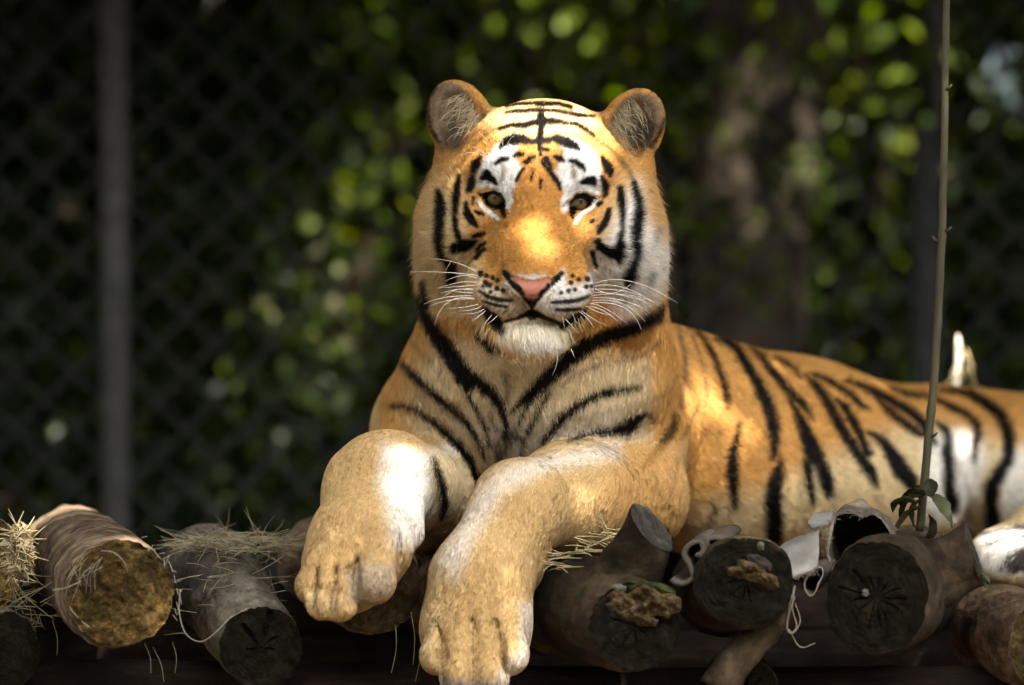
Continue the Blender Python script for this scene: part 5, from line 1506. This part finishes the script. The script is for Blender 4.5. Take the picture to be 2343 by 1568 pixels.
sprig("dull green leaves low on the left of the tiger", [(715,572),(622,722),(745,800),(800,790),(690,862),(640,832),(600,690),(670,610),(780,620)], 3.9, LEAF_PALE, .045, 1, .035)
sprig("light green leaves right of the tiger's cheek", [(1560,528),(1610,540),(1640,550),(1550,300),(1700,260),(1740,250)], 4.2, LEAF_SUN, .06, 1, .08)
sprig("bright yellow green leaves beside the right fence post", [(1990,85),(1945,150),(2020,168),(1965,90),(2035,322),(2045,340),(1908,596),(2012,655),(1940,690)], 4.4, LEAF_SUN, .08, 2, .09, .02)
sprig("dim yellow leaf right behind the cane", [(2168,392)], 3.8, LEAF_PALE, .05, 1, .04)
sprig("glossy leaves at the right edge, reflected sky blue put into their colour", [(2290,140),(2310,180),(2322,235),(2300,205)], 4.4, LEAF_BLUE, .09, 2, .07, .02)
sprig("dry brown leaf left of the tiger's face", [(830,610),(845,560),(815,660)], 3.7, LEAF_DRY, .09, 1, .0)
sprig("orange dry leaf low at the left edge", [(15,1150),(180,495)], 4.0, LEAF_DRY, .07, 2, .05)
for vx, vy in [(1790, 40), (1830, 75), (1800, 130), (1850, 110), (1870, 200), (1780, 95), (1880, 280), (1720, 330)]:
    gap(P(vx, vy, 3.94), .05)

# ================================================================ UNSEEN SHADE TREE, added over the platform to shape the light
def canopy():
    x, y = 4.2, 1.2
    root = empty("unseen_shade_tree", (x, y, 0)); tag(root, "unseen leafy tree added overhead, its crown shaped to place shade and sun flecks", "tree")
    mb = MB(); mb.tube(spline([(x, y, -.1), (x - .1, y, 2), (x, y, 4), (x - .2, y, 6)], 16), np.linspace(.32, .2, 16), 20); mb.build("trunk", TRUNK, root)
    for k in range(9):
        a = math.pi * .55 + k * .2; e = np.array([x + 7 * math.cos(a), 3 + 4 * math.sin(a * 1.6 - 1.2), 6.1 + .3 * math.sin(k)])
        mb = MB(); mb.tube(spline([(x, y, 3.6 + .25 * k), (x * .6 + e[0] * .4, y * .6 + e[1] * .4, 5.9), e], 14), np.linspace(.10, .02, 14), 8); mb.build("branch", TRUNK, root)
    def edge(x, z=0):
        hole = smooth01(x, -2.6, -1.0) * (1 - smooth01(x, 6.5, 8.0))                          # opening shaped into the crown to let sky light reach the tiger
        return -6.5 + 3.75 * hole + .3 * vnoise(np.stack([x, 0 * x, 0 * x], 1), 1.1)
    def boughs(n, x0, x1, y0, y1, size, margin, name):
        p = np.stack([RNG.uniform(x0, x1, n), RNG.uniform(y0, y1, n), RNG.uniform(5.0, 5.7, n)], 1)
        p = p[p[:, 1] > edge(p[:, 0])]
        if margin > .05:
            p = p[~((np.abs(p[:, 0] - .3) < 2.5) & (p[:, 1] < -.6))]
        p[:, 2] -= 2.3 * smooth01(p[:, 1], -.5, 1.3)                                          # crown lowered here to keep light off the background
        ok = np.ones(len(p), bool)
        for w, r in WIN:
            if r <= 0: continue
            q = p - w; q = q - (q @ SUN)[:, None] * SUN
            ok &= (q ** 2).sum(1) > (r + margin) ** 2
        p = p[ok]
        leaves(name, p, RNG.uniform(.8, 1.2, len(p)) * size, LEAF_DARK, root, up=.1, aspect=.65)["kind"] = "stuff"
    boughs(70000, -6, 7, -7, 13, .22, .085, "crown")
    boughs(16000, -6, 7, 1.5, 13, .40, .17, "crown")
    boughs(26000, -6, 7, -.9, 2.4, .32, .12, "crown")
    boughs(9000, -6, -.1, .3, 7, .42, .10, "crown")
    boughs(34000, -2.3, 2.9, -4, .3, .125, .022, "crown")
canopy()

# unseen tall trees added behind and beside the camera to block low sky light
for k, (x, y, w) in enumerate([(-15, -8, "far left"), (-13.5, -14, "left"), (-8.5, -17.5, "left of middle"), (-3, -18.5, "middle left"), (2.5, -18.5, "middle right"), (8, -17.5, "right of middle"), (13.5, -14, "right"), (15, -8, "far right")]):
    tree("unseen tall tree added behind the viewer to block low sky, " + w, x, y, .28, 4.6, (3.6, 2.2, 3.6), 2600, .5, LEAF_DARK)
n = 16000
a_ = RNG.uniform(math.radians(-215), math.radians(35), n); r_ = RNG.uniform(17, 19.5, n)
p = np.stack([r_ * np.cos(a_), r_ * np.sin(a_) * .95, RNG.uniform(0, 1, n) * (7.6 - 3.2 * smooth01(a_, -1.25, -.9) * (1 - smooth01(a_, -.35, 0.0)))], 1)
p = p[p[:, 1] < 6]
o = leaves("hedge", p, RNG.uniform(.4, .7, len(p)), LEAF_DARK, kind="stuff"); tag(o, "unseen high hedge added behind the viewer to block low sky", "hedge")  # added leaf wall, out of view, that cuts the low sky light
